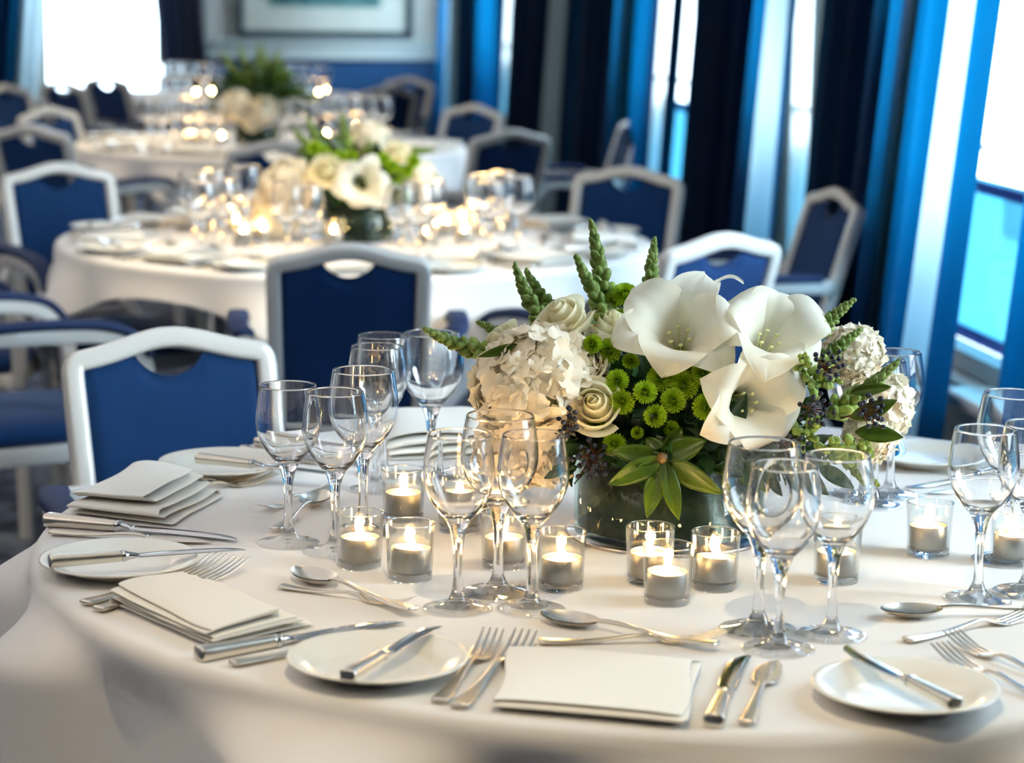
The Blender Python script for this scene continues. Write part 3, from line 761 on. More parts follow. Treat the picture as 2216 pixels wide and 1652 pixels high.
for x, y, b, l in GL: place_glass(x, y, l, bool(b))
# candles
CN = [(778, 1228, 'leftmost of the front glass candle holders', 0), (887, 1254, 'second glass candle holder from the left at the front', .06), (873, 1126, 'glass candle holder behind the two leftmost ones', 0),
      (1090, 1228, 'glass candle holder behind the stems of the central glass trio', 0), (994, 1150, 'glass candle holder seen through the left glass of the central trio', 0), (1030, 1112, 'rearmost glass candle holder beside the vase', 0),
      (1213, 1274, 'glass candle holder just right of the central glass trio', 0), (1405, 1262, 'glass candle holder at the rear of the three before the vase', -.04), (1443, 1306, 'foremost glass candle holder of the three before the vase', .02),
      (1545, 1275, 'rightmost glass candle holder of the three before the vase', .08), (1809, 1259, 'glass candle holder behind the front right glass trio', 0), (2008, 1202, 'lone glass candle holder on the right of the nearest table', .03),
      (2190, 1220, 'glass candle holder at the right picture edge', 0)]
for x, y, l, t in CN: place_candle(x, y, l, 'lit tealight in the ' + l.replace('glass candle holders', 'glass holders').replace('glass candle holder', 'glass holder'), t)

# ================================================================== flowers
def m_white_petal(): return mat('white_petal', (250, 246, 232), 0.5, sheen=0.1, spec=0.3, transl=0.38, tcol=(255, 252, 230), bump=(260, 0.12, 0.0008))
def m_cream(): return mat('cream_rose_petal', (252, 246, 218), 0.55, spec=0.2, transl=0.5, tcol=(255, 250, 222))
def m_hyd(): return mat('ivory_hydrangea_petal', (246, 238, 220), 0.6, spec=0.3, transl=0.28, tcol=(255, 246, 220))
def m_leafg(): return mat('yellow_green_leaf', (74, 98, 14), 0.32, spec=0.35, transl=0.14, tcol=(110, 140, 10), vary=(26, 0.2, (52, 78, 16)))
def m_leafd(): return mat('dark_green_leaf', (34, 66, 30), 0.38, spec=0.5, transl=0.12, tcol=(60, 120, 30), vary=(20, 0.3))
def m_mum(): return mat('lime_chrysanthemum', (168, 200, 40), 0.55, transl=0.2, tcol=(170, 210, 20))
def m_mumc(): return mat('green_chrysanthemum_centre', (64, 104, 18), 0.6)
def m_stem(): return mat('green_stem', (88, 122, 48), 0.5)
def m_bud(): return mat('snapdragon_bud', (148, 168, 88), 0.5, transl=0.25, tcol=(170, 190, 80), vary=(120, 0.3, (98, 126, 52)))
def m_budp(): return mat('pale_snapdragon_bud', (178, 200, 110), 0.5, transl=0.25, tcol=(210, 225, 120), vary=(60, 0.2, (150, 180, 84)))
def m_berry(): return mat('navy_berry', (26, 32, 54), 0.35, vary=(60, 0.3))

def petal(mb, M, fn, nu=9, nv=7):
    mb.grid(fn, nu, nv, M)
def amaryllis(R=.072, L=.088, seed=0):
    rnd = random.Random(seed * 7 + 3); root = empty('amaryllis_bloom')
    mb = MB()
    for k in range(6):
        inner = k % 2; a0 = k * PI / 3 + rnd.uniform(-.10, .10); fl = rnd.uniform(.86, 1.16); Wd = (.033 if inner else .039) * rnd.uniform(.92, 1.08)
        curl = rnd.uniform(.7, 1.7); px = rnd.uniform(0, 6); lopt = rnd.uniform(-.2, .2)
        def fn(i, j):
            s = i; t = 2 * j - 1
            r = .0075 + R * fl * (.20 * s + .80 * s ** 2.0) - .006 * curl * max(0, s - .8) / .2
            z = L * (1 - (1 - s) ** 1.55) - .030 * curl * (max(0, s - .58) / .42) ** 2 + (-.002 if inner else .002)
            w = Wd * (.27 + .73 * math.sin(PI / 2 * min(1, s / .62)) ** 1.1) * ((1 - (max(0, s - .55) / .45) ** 2.0) ** .72)
            w = max(w, .0010)
            ruff = .0042 * math.sin(6.5 * s + 2.2 * t + px) * t * t * s + .0022 * math.sin(13 * s + px) * abs(t) ** 3 * s
            crease = -.0022 * math.exp(-(t / .14) ** 2) * (1 - .5 * s) + .0004 * math.sin(38 * t) * s
            cup = (.42 * (1 - s) + .10) * w * t * t                    # edges lift towards the axis
            x = r - cup * (.9 - .5 * s); y = w * t + lopt * w * s * s; zz = z + cup * .7 * s + ruff + crease * .8
            c_, s_ = math.cos(a0), math.sin(a0)
            return (x * c_ - y * s_, x * s_ + y * c_, zz)
        mb.grid(fn, 20, 17)
    pe = mb.build('petals', m_white_petal(), root)
    mb = MB()
    for k in range(6):
        a = k * PI / 3 + .4; mb.tube([(0, 0, 0), (.006 * math.cos(a), .006 * math.sin(a), .02), (.012 * math.cos(a), .012 * math.sin(a) - .002, .048)], [.0008, .0007, .0006], 5)
        mb.ball((.0122 * math.cos(a), .0122 * math.sin(a) - .002, .049), .0020, 6, 5, sc=(1.6, 1, .8))
    mb.build('stamens', mat('pale_stamen', (222, 220, 150), 0.5), root)
    MB().lathe([(0, -.03), (.0055, -.03), (.0075, -.012), (.0082, 0), (.0095, .008), (.004, .006), (0, .004)], 14).build('green_throat', mat('green_throat', (150, 176, 80), 0.5, transl=.2, tcol=(180, 210, 90)), pe)
    return root
def rose(R=.029, seed=0):
    rnd = random.Random(seed + 40); root = empty('rose_bloom'); mb = MB()
    K = 14
    for k in range(K):
        q = k / (K - 1); a0 = k * 2.25 + rnd.uniform(-.15, .15); r0 = .0045 + (R - .0045) * q ** .8; H = R * (1.70 - .50 * q ** 1.5); span = 2.4 - 1.05 * q if k > 1 else 3.3
        px = rnd.uniform(0, 6); out = max(0, q - .30) / .70; tight = max(0, 1 - q * 1.9)
        def fn(i, j):
            s = j; t = 2 * i - 1; a = a0 + t * span
            z = H * s * (1 - .20 * t * t * (1 - tight)); body = .50 + .50 * math.sin(min(1, s * 1.5) * PI / 2)
            up_ = max(0, s - .55) / .45
            r = r0 * body * (1 - .38 * up_ * (1 - out) ** 1.5) + up_ ** 2.2 * .0085 * out + .0008 * math.sin(4 * t + px) * s + .0016 * t * s
            z -= up_ ** 3 * .0075 * out * (1 - .5 * t * t)
            return (r * math.cos(a), r * math.sin(a), z)
        mb.grid(fn, 17, 13)
    mb.lathe([(R * .75, R * .18), (R * .5, R * .9), (.003, R * 1.25), (0, R * 1.26)], 16)
    mb.build('petals', m_cream(), root)
    mb = MB(); mb.lathe([(0, -.012), (.004, -.012), (.008, -.004), (R * .42, .004), (R * .3, .010), (0, .010)], 12)
    for k in range(5):
        a = k * 2 * PI / 5; mb.tube([(R * .3 * math.cos(a), R * .3 * math.sin(a), .002), (R * .8 * math.cos(a), R * .8 * math.sin(a), -.002), (R * 1.05 * math.cos(a), R * 1.05 * math.sin(a), -.012)], [.004, .003, .0005], 5, sq=(1, .3))
    mb.build('calyx', m_stem(), root); return root
def hydrangea(R=.062, n=150, seed=0):
    rnd = random.Random(seed); root = empty('hydrangea_head'); mb = MB()
    for k in range(n):
        z = 1 - 1.75 * (k + .5) / n; a = k * 2.39996; r = math.sqrt(max(0, 1 - z * z)); d = Vector((r * math.cos(a), r * math.sin(a), z)); d = (d + Vector([rnd.uniform(-.12, .12) for _ in range(3)])).normalized()
        c = d * R * rnd.uniform(.86, 1.05); n_ = (d + Vector([rnd.uniform(-.45, .45) for _ in range(3)])).normalized()
        B = (basis(n_) @ Matrix.Rotation(rnd.uniform(0, 1.6), 3, 'Z')).to_4x4(); B.translation = c; fr = rnd.uniform(.0125, .0175) * R / .062
        for q in range(4):
            ph = rnd.uniform(0, 6); lift = rnd.uniform(.05, .55); w = fr * rnd.uniform(.60, .74); a0 = q * PI / 2
            def fn(i, j):
                s = i; t = 2 * j - 1; x = fr * s * 1.05; y = w * t * (math.sin(PI * (.06 + .80 * s)) ** .7)
                zz = lift * fr * s * s - .22 * fr * t * t * s + .0011 * math.sin(7 * t + ph + 4 * s) * s
                return (x * math.cos(a0) - y * math.sin(a0), x * math.sin(a0) + y * math.cos(a0), zz)
            mb.grid(fn, 5, 5, B)
    mb.build('florets', m_hyd(), root)
    MB().ball((0, 0, 0), R * .80, 18, 12).build('heart', mat('yellowish_hydrangea_heart', (206, 204, 158), 0.8), root)  # inner ball, yellower and darker than the florets
    MB().tube([(0, 0, -R * .6), (0, 0, -R * 1.1)], .003, 6).build('stem', m_stem(), root)
    return root
def mum(R=.0175, stem=.05, seed=0):
    rnd = random.Random(seed); root = empty('chrysanthemum_bloom'); mb = MB()
    rows = 10
    for k in range(rows):
        q = k / (rows - 1); n = int(11 + 22 * q); r0 = R * (.12 + .62 * q); el = rad(78 - 88 * q ** 1.1); L = R * (.30 + .16 * q)
        zc = R * (.50 - .30 * q * q) * .8
        for i in range(n):
            a = 2 * PI * (i + .5 * (k % 2)) / n + rnd.uniform(-.06, .06); ee = el + rnd.uniform(-.1, .1)
            o = Vector((r0 * math.cos(a), r0 * math.sin(a), zc)); rd = Vector((math.cos(a), math.sin(a), 0)); ta = Vector((-math.sin(a), math.cos(a), 0)); up = Vector((0, 0, 1))
            d = rd * math.cos(ee) + up * math.sin(ee); nn = d.cross(ta); w = R * .072
            p1 = o - d * L * .5; p2 = o + d * L * .3; p3 = o + d * L * .75 + up * L * .12
            vs = [p1 - ta * w, p1 + ta * w, p2 - ta * w * 1.2, p2 + nn * w * .7 * -1, p2 + ta * w * 1.2, p3 - ta * w * .35, p3 + ta * w * .35]
            mb.add(vs, [(0, 3, 2), (0, 1, 3), (1, 4, 3), (2, 3, 5), (3, 6, 5), (3, 4, 6)])
    mb.lathe([(0, -R * .30), (R * .45, -R * .12), (R * .74, R * .12), (R * .55, R * .28), (0, R * .3)], 18)
    pe = mb.build('petals', m_mum(), root)
    MB().lathe([(0, R * .42), (R * .10, R * .41), (R * .20, R * .36), (R * .24, R * .28), (0, R * .26)], 12).build('centre', m_mumc(), pe)
    MB().tube([(0, 0, -R * .25), (.001, 0, -stem * .5), (0, .002, -stem)], [.0019, .0015, .0015], 6).build('stem', m_stem(), root)
    return root
def snapdragon(L=.12, seed=0, bend=0.0, fat=1.0):
    rnd = random.Random(seed); root = empty('snapdragon_spike'); N = int(14 + L * 150)
    def axis(t): return Vector((bend * L * t * t, 0.02 * L * math.sin(3 * t), L * t))
    MB().tube([axis(t / 10) for t in range(11)], [.0024 * (1 - .6 * t / 10) for t in range(11)], 6).build('stem', m_stem(), root)
    g, p = MB(), MB()
    for k in range(N):
        t = (k + .3) / N; t = t ** .88; c = axis(t); a = k * 2.39996 + rnd.uniform(-.15, .15)
        sz = (.0088 * (1 - t) ** .5 + .0030) * fat * rnd.uniform(.9, 1.1); el = rad(38 + 38 * t)
        d = Vector((math.cos(a) * math.cos(el), math.sin(a) * math.cos(el), math.sin(el))); off = (.0045 * (1 - t) + .0012) * fat
        cc = c + d * (off + sz * .5); rot = basis(d)
        big = t < .30 and rnd.random() < .75
        (p if big else g).ball(cc, sz, 8, 6, sc=(.66, .60, 1.05 if not big else 1.2), rot=rot)
        # sepal leaflet hugging the bud
        s1 = c + d * off * .4; (g).tube([s1, cc - d * sz * .2 + rot @ Vector((sz * .62, 0, 0)), cc + d * sz * .75 + rot @ Vector((sz * .60, 0, 0))], [sz * .20, sz * .30, sz * .05], 5, sq=(.5, 1))
    g.build('green_buds', m_bud(), root)
    if p.v: p.build('pale_buds', m_budp(), root)
    return root
def bud_sprig(seed=0):
    rnd = random.Random(seed); root = empty('bud_sprig'); st, p, g = MB(), MB(), MB()
    st.tube([(0, 0, -.03), (0, 0, 0), (.003, 0, .03), (.008, 0, .055)], [.002, .002, .0015, .0008], 6)
    for k in range(11):
        t = k / 10; a = k * 2.4; c = Vector((.008 * t * t, 0, -.01 + .062 * t)); el = rad(20 + 50 * t); d = Vector((math.cos(a) * math.cos(el), math.sin(a) * math.cos(el), math.sin(el)))
        sz = .0105 - .0062 * t; e = c + d * (.004 + sz); st.tube([c, c + d * .006], [.0014, .0012], 5); rt = basis(d)
        p.ball(e, sz, 10, 8, sc=(.58, .52, 1.15), rot=rt); p.ball(e + d * sz * .55 + rt @ Vector((sz * .25, 0, 0)), sz * .55, 8, 6, rot=rt, sc=(.8, .9, .8))
        for q in range(3):
            b = q * 2.1 + a; w = rt @ Vector((math.cos(b), math.sin(b), 0)); g.tube([c + d * .003, c + d * .007 + w * sz * .5, c + d * (.006 + sz * .8) + w * sz * .62], [sz * .12, sz * .3, sz * .05], 5)
    st.build('stem', m_stem(), root); pb = p.build('pale_buds', m_budp(), root); g.build('sepals', m_bud(), pb); return root
def leaf_mesh(mb, M, L=.07, Wd=.022, droop=.25, fold=.25, wave=0.0, seed=0):
    def fn(i, j):
        s = i; t = 2 * j - 1; w = Wd / 2 * (math.sin(PI * s ** .85) ** .8) if 0 < s < 1 else .0004
        x = L * (s - .12 * droop * s * s); z = -droop * L * s * s * .6 + fold * abs(t) * w + wave * .003 * math.sin(7 * s + 2 * t + seed) * abs(t) - (.0006 if abs(t) < .05 else 0)
        return (x, w * t, z)
    mb.grid(fn, 12, 7, M)
def leaf_thing(name='broad_leaf', dark=False, **k):
    mb = MB(); leaf_mesh(mb, None, **k); o = mb.build(name, m_leafd() if dark else m_leafg()); so = o.modifiers.new('s', 'SOLIDIFY'); so.thickness = .0006; return o
def berry_sprig(n=16, R=.022, seed=0, stalk=.04):
    rnd = random.Random(seed); root = empty('berry_sprig'); st = MB(); pts = []
    for k in range(n):
        a = k * 2.4; r = R * math.sqrt((k + .5) / n); p = Vector((r * math.cos(a), r * math.sin(a), .022 + rnd.uniform(-.006, .008) - r * .3)); pts.append(p)
        h = Vector((0, 0, .002)) + Vector((p.x * .3, p.y * .3, .004)); st.tube([(0, 0, 0), h, p], [.0009, .0007, .0005], 5)
    st.tube([(0, 0, -stalk), (0, 0, 0)], .0013, 6)
    st.build('stalks', mat('red_brown_stalk', (104, 48, 38), 0.6), root)
    for p in pts: MB().ball(p, .0034 * rnd.uniform(.88, 1.1), 10, 8, sc=(1, 1, 1.12)).build('berry', m_berry(), root)
    return root
def orient(o, d, twist=0.0, up=None):
    M = basis(Vector(d), Vector(up) if up else Vector((0, 0, 1))) @ Matrix.Rotation(twist, 3, 'Z'); o.rotation_mode = 'XYZ'; o.rotation_euler = M.to_euler(); return o
def flower(key, builder, px, py, y, d, label, cat, twist=0.0, sc=1.0, group=None, back=0.0):
    o = inst(key, builder); orient(o, d, twist); o.location = at_y(px, py, y) - Vector(d).normalized() * back; o.scale = (sc, sc, sc); return tag(o, label, cat, group)
def vase(c, label, r=.113, h=.10):
    root = tag(empty('glass_vase', (c.x, c.y, TOP + .0062)), label, 'vase')
    MB().lathe([(0, .0005), (r, 0), (r + .0005, .002), (r + .0005, h), (r - .003, h), (r - .003, .006), (0, .006)], 96).build('glass_wall', thin_glass('vase_glass', (.90, .97, .93), 0.6), root)
    MB().lathe([(0, .0075), (r - .0045, .0075), (r - .0045, h - .012), (r - .012, h - .012), (r - .012, h - .02), (0, h - .02)], 96).build('leaf_lining', mat('dark_leaf_lining', (16, 36, 14), 0.55, coat=0.0, vary=(7, 0.35)), root)
    return root
def vase_stand(c, label, r=.122):
    o = MB().lathe([(0, .0005), (r, 0), (r + .001, .003), (r, .0056), (0, .0056)], 96).build('round_vase_stand', mat('hammered_silver', (196, 190, 190), 0.25, metal=1, bump=(120, .5, .001))); o.location = (c.x, c.y, TOP + .0003); return tag(o, label, 'stand')
def foliage(c, z, rx, ry, rz, n, label, seed=0, L=(.03, .055)):
    rnd = random.Random(seed); mb = MB()
    mb.ball((0, 0, 0), 1, 20, 12, sc=(rx * .68, ry * .68, rz * .66))
    for k in range(n):
        th = rnd.uniform(0, 2 * PI); ph = math.acos(rnd.uniform(-.25, 1)); d = Vector((math.sin(ph) * math.cos(th), math.sin(ph) * math.sin(th), math.cos(ph)))
        p = Vector((d.x * rx, d.y * ry, d.z * rz)) * rnd.uniform(.62, .92); q = (d + Vector([rnd.uniform(-.7, .7) for _ in range(3)])).normalized()
        B = basis(q.cross(d) if q.cross(d).length > .1 else d.orthogonal(), q); x = q; zz = (d - x * d.dot(x)).normalized(); yv = zz.cross(x)
        M = Matrix((x, yv, zz)).transposed().to_4x4(); M.translation = p
        leaf_mesh(mb, M, rnd.uniform(*L), rnd.uniform(.014, .024), rnd.uniform(-.2, .5), .3, .6, k)
    o = mb.build('foliage', m_leafd()); o.location = (c.x, c.y, z); o['kind'] = 'stuff'; return tag(o, label, 'foliage')

CY = T1.y
vase_stand(T1, 'thin round silver stand under the vase on the nearest table')
vase(T1, 'low round leaf-lined vase on the nearest table, candle flames mirrored in it')
foliage(T1, .862, .185, .150, .088, 380, 'dark green foliage filling the arrangement on the nearest table', 3)
# amaryllis
for i, (x, y, yy, d, tw, sc, l) in enumerate([
    (1470, 730, CY - .060, (-.10, -.76, .64), .3, 1.04, 'largest white amaryllis bloom, open to the front at the top centre'),
    (1660, 738, CY - .055, (.22, -.62, .75), .0, 1.05, 'upright white amaryllis bloom right of the largest one'),
    (1615, 868, CY - .115, (.38, -.86, .12), .55, .94, 'lowest white amaryllis bloom, drooping over the vase rim'),
    (1495, 640, CY + .07, (-.15, .15, .97), .2, .80, 'white amaryllis bloom peeping over the largest one from behind')]):
    flower('amar%d' % i, lambda i=i: amaryllis(seed=i), x, y, yy, d, l, 'amaryllis', tw, sc, 'amaryllis blooms', .045)
# roses
for i, (x, y, yy, d, sc, l) in enumerate([
    (1290, 880, CY - .115, (-.20, -.86, .42), 1.0, 'cream rose facing front beside the green chrysanthemums'),
    (1226, 700, CY - .04, (-.5, -.45, .74), 1.05, 'cream rose at the upper left below the snapdragon tips'),
    (1318, 718, CY + .01, (.1, -.5, .86), 1.0, 'half hidden cream rose right of the upper left one'),
    (1262, 792, CY - .08, (-.25, -.75, .6), .86, 'small cream rose between hydrangea and chrysanthemums'),
    (1096, 752, CY - .02, (-.8, -.35, .5), .95, 'cream rose at the far left edge of the near arrangement')]):
    flower('rose%d' % (i % 2), lambda i=i: rose(.030, i), x, y, yy, d, l, 'rose', i * 1.3, sc, 'cream roses', .02)
# hydrangeas
for i, (x, y, yy, d, sc, l) in enumerate([
    (1150, 838, CY - .085, (-.45, -.85, .25), 1.06, 'big ivory hydrangea head bulging at the left, warm candlelit side'),
    (1135, 955, CY - .06, (-.6, -.8, -.1), .92, 'ivory hydrangea head low on the left behind the central glasses'),
    (1228, 795, CY - .06, (-.2, -.8, .6), .72, 'smaller ivory hydrangea head above the big one'),
    (1846, 768, CY + .04, (.4, -.7, .6), .58, 'white hydrangea head at the upper right among snapdragons'),
    (1896, 880, CY + .05, (.8, -.5, .2), .70, 'white hydrangea head at the right edge behind long leaves'),
    (1880, 945, CY + .02, (.6, -.7, -.1), .50, 'low white hydrangea head at the right under the longest leaf'),
    (1188, 1020, CY - .09, (-.3, -.95, -.1), .40, 'small ivory hydrangea tuft hanging beside the vase')]):
    flower('hyd%d' % (i % 2), lambda i=i: hydrangea(.062, 165, i), x, y, yy, d, l, 'hydrangea', i, sc, 'hydrangea heads')
# chrysanthemums: pixel, radius in pixels, facing
MU = [(1272, 790, 20, -.3, .3, 'small green chrysanthemum above the front cream rose'), (1283, 746, 22, -.4, .4, 'green chrysanthemum farthest up on the left side of the cluster'), (1318, 760, 27, -.1, .4, 'green chrysanthemum touching the upper left one'),
      (1365, 783, 19, 0, .7, 'little green chrysanthemum just under the largest white bloom'), (1336, 825, 25, -.1, .4, 'green chrysanthemum above and right of the front cream rose'), (1427, 820, 28, 0, .3, 'large green chrysanthemum at the middle top of the cluster'),
      (1479, 835, 32, .1, .4, 'widest green chrysanthemum of the cluster'), (1489, 793, 26, .2, .7, 'green chrysanthemum half tucked under white petals'), (1520, 809, 27, .3, .4, 'green chrysanthemum at the upper right of the cluster'),
      (1396, 850, 26, 0, .55, 'green chrysanthemum in the middle of the cluster'), (1347, 870, 27, -.2, -.05, 'round green chrysanthemum touching the front cream rose'), (1456, 868, 28, .1, .5, 'green chrysanthemum below the widest one'),
      (1524, 880, 29, .3, .05, 'bright green chrysanthemum nearest the lowest white bloom'), (1418, 900, 25, 0, .2, 'green chrysanthemum low in the middle of the cluster'), (1289, 920, 21, -.2, .0, 'green chrysanthemum below the front cream rose beside berries'),
      (1330, 960, 25, -.1, -.1, 'lowest green chrysanthemum at the left above the leaf rosette'), (1379, 937, 14, 0, .1, 'tiny green chrysanthemum bud above the leaf rosette'), (1452, 928, 18, .1, .1, 'shaded green chrysanthemum behind the leaf rosette'),
      (1352, 640, 29, 0, .9, 'green chrysanthemum standing high on its stem at the top'), (1328, 652, 20, -.1, .9, 'green chrysanthemum left of the highest one'), (1383, 645, 16, .2, .9, 'green chrysanthemum right behind the highest one'),
      (1441, 636, 17, .1, .8, 'green chrysanthemum beside the right upright snapdragon'), (1344, 690, 22, 0, .7, 'green chrysanthemum half hidden below the highest one')]
for i, (x, y, r, dx, dz, l) in enumerate(MU):
    yy = CY - .118 + .02 * random.random() + (.13 if y < 700 else 0) + (.03 if y < 800 and y > 700 else 0) - (.018 if y > 840 else 0)
    sc = r / FPX * yy / .0172
    flower('mum%d' % (i % 3), lambda i=i: mum(seed=i), x, y, yy, (dx, -1, dz), l, 'chrysanthemum', i, sc, 'green button chrysanthemums')
# snapdragon spikes: tip pixel, base pixel, depth offsets
SN = [(1279, 482, 1312, 700, .03, .03, 'tallest snapdragon spike, upright at the top'), (1237, 562, 1345, 745, .0, .02, 'snapdragon spike leaning left of the tallest one'),
      (1108, 588, 1205, 745, -.02, .02, 'lower of the two parallel snapdragon spikes at the upper left'), (1139, 583, 1215, 705, .02, .03, 'upper of the two parallel snapdragon spikes at the upper left'),
      (914, 722, 1085, 775, -.06, -.02, 'longest snapdragon spike stretching out flat to the left'), (1040, 690, 1135, 760, -.0, -.0, 'short snapdragon spike above the flat left one'),
      (1425, 520, 1400, 690, .06, .05, 'upright snapdragon spike beside the highest white bloom'), (1844, 645, 1755, 735, -.03, -.04, 'uppermost snapdragon spike on the right'),
      (1856, 704, 1762, 800, -.05, -.06, 'middle snapdragon spike on the right'), (1942, 784, 1790, 905, -.07, -.08, 'snapdragon spike pointing right above the long leaves'),
      (1898, 1038, 1800, 962, -.03, -.05, 'snapdragon spike drooping low on the right behind the glasses')]
for i, (tx, ty, bx, by, dt, db, l) in enumerate(SN):
    a = at_y(bx, by, CY + db); b = at_y(tx, ty, CY + dt); d = b - a
    o = inst('snap%d' % (i % 4), lambda i=i: snapdragon(.12, i, (-.08, .06, .1, -.05)[i % 4])); orient(o, d, i); o.location = a; k = d.length / .12; o.scale = (min(1.15, k * .5 + .5),) * 2 + (k,)
    tag(o, l, 'snapdragon', 'snapdragon spikes')
# pale snapdragon blossoms low on the right
for i, (x, y, l) in enumerate([(1750, 830, 'pale green bud cluster left of the right hand berries'), (1735, 945, 'pale green bud cluster below the lowest amaryllis'), (1790, 985, 'pale green bud cluster above the rightmost glass of the front trio'), (1850, 975, 'pale green bud cluster at the lower right edge of the flowers'), (1738, 812, 'pale green bud cluster under the upright amaryllis')]):
    o = inst('budc', bud_sprig); orient(o, (.3 - .1 * i, -.8, .2 + .15 * (i % 3)), i * 2); o.location = at_y(x, y, CY - .085); o.scale = (1, 1, 1); tag(o, l, 'bud cluster')
# berries
for i, (x, y, d, n, sc, l) in enumerate([(1238, 912, (-.5, -.8, .1), 16, .95, 'dark berry sprig between hydrangea and front cream rose'), (1285, 985, (-.2, -.95, -.1), 22, 1.1, 'purplish berry sprig hanging over the vase at the left'), (1866, 895, (.5, -.8, .3), 20, 1.0, 'navy berry sprig against the long right leaves'),
        (1755, 885, (.2, -.9, .1), 14, .95, 'navy berry sprig right of the lowest amaryllis'), (1785, 800, (.1, -.8, .5), 16, .9, 'navy berry sprig under the right hydrangea'), (1175, 742, (-.6, -.5, .6), 14, .8, 'dark berry sprig above the big hydrangea'), (1705, 960, (.2, -.9, -.2), 14, .9, 'navy berry sprig behind the front right glasses')]):
    o = inst('berry%d' % (i % 2), lambda i=i: berry_sprig(18, .022, i)); orient(o, d, i); o.location = at_y(x, y, CY - (.12 if i != 5 else .03)) ; o.scale = (sc,) * 3; tag(o, l, 'berries', 'berry sprigs')
# the leaf rosette at the front and single leaves; tip pixel gives direction
def leaf_to(o, a, b, roll=0.0, L0=.07):
    d = b - a; x = d.normalized(); n = (CAMP - a).normalized(); z = (n - x * n.dot(x)).normalized(); y = z.cross(x)
    M = Matrix((x, y, z)).transposed() @ Matrix.Rotation(roll, 3, 'X'); o.rotation_mode = 'XYZ'; o.rotation_euler = M.to_euler(); o.location = a; k = d.length / L0; o.scale = (k, max(.7, min(1.25, k)), 1)
ro = tag(empty('leaf_rosette'), 'whorl of yellow-green leaves spreading over the vase front', 'leaves')
cc = at_y(1433, 992, CY - .148)
for (x, y, dy, w, rl) in [(1322, 975, -.01, .024, .2), (1318, 1050, -.03, .027, -.2), (1400, 1120, -.035, .024, .1), (1470, 1126, -.035, .023, -.1), (1566, 1074, -.02, .028, .3), (1530, 950, .0, .030, -.3), (1398, 945, .01, .024, .1), (1480, 925, .02, .024, .4)]:
    mb = MB(); leaf_mesh(mb, None, .07, w, .12, .22, .5, x); o = mb.build('leaf', m_leafg(), ro); so = o.modifiers.new('s', 'SOLIDIFY'); so.thickness = .0006
    leaf_to(o, cc, at_y(x, y, CY - .148 + dy), rl); o.scale = (o.scale[0], 1.0, 1)
bd = MB(); bd.ball(cc, .0075, 12, 9, sc=(1, 1, 1)); bd.tube([cc + Vector((0, .01, -.004)), cc + Vector((.001, -.002, -.014))], [.003, .002], 6); bd.build('bud', mat('brown_green_bud', (120, 96, 52), 0.6, vary=(300, .4)), ro)
for i, (x0, y0, x1, y1, dk, w, l) in enumerate([(1570, 950, 1618, 852, 1, .026, 'single dark pointed leaf in front of the lowest amaryllis'), (1850, 935, 1957, 945, 0, .027, 'longest yellow-green leaf pointing right'), (1840, 905, 1943, 868, 0, .026, 'yellow-green leaf above the longest right one'), (1840, 850, 1930, 835, 0, .022, 'uppermost yellow-green leaf at the right edge'),
        (1560, 980, 1650, 1072, 0, .022, 'yellow-green leaf seen through the front right glasses'), (1520, 1000, 1610, 1030, 1, .024, 'dark leaf right of the leaf rosette'), (1250, 1010, 1180, 1035, 1, .022, 'dark leaf at the left rim of the vase'), (1120, 745, 1035, 775, 0, .016, 'narrow pale leaf tip at the far left of the flowers'),
        (1700, 1000, 1790, 1075, 1, .026, 'dark drooping leaf behind the front right glasses'), (1760, 1010, 1860, 1055, 1, .024, 'dark leaf low on the right of the vase'), (1650, 1010, 1700, 1085, 1, .026, 'dark leaf hanging over the vase on the right')]):
    o = leaf_thing(dark=bool(dk), L=.07, Wd=w, droop=.1, seed=i); leaf_to(o, at_y(x0, y0, CY - .115), at_y(x1, y1, CY - .125), .3 * (-1) ** i); tag(o, l, 'leaf')

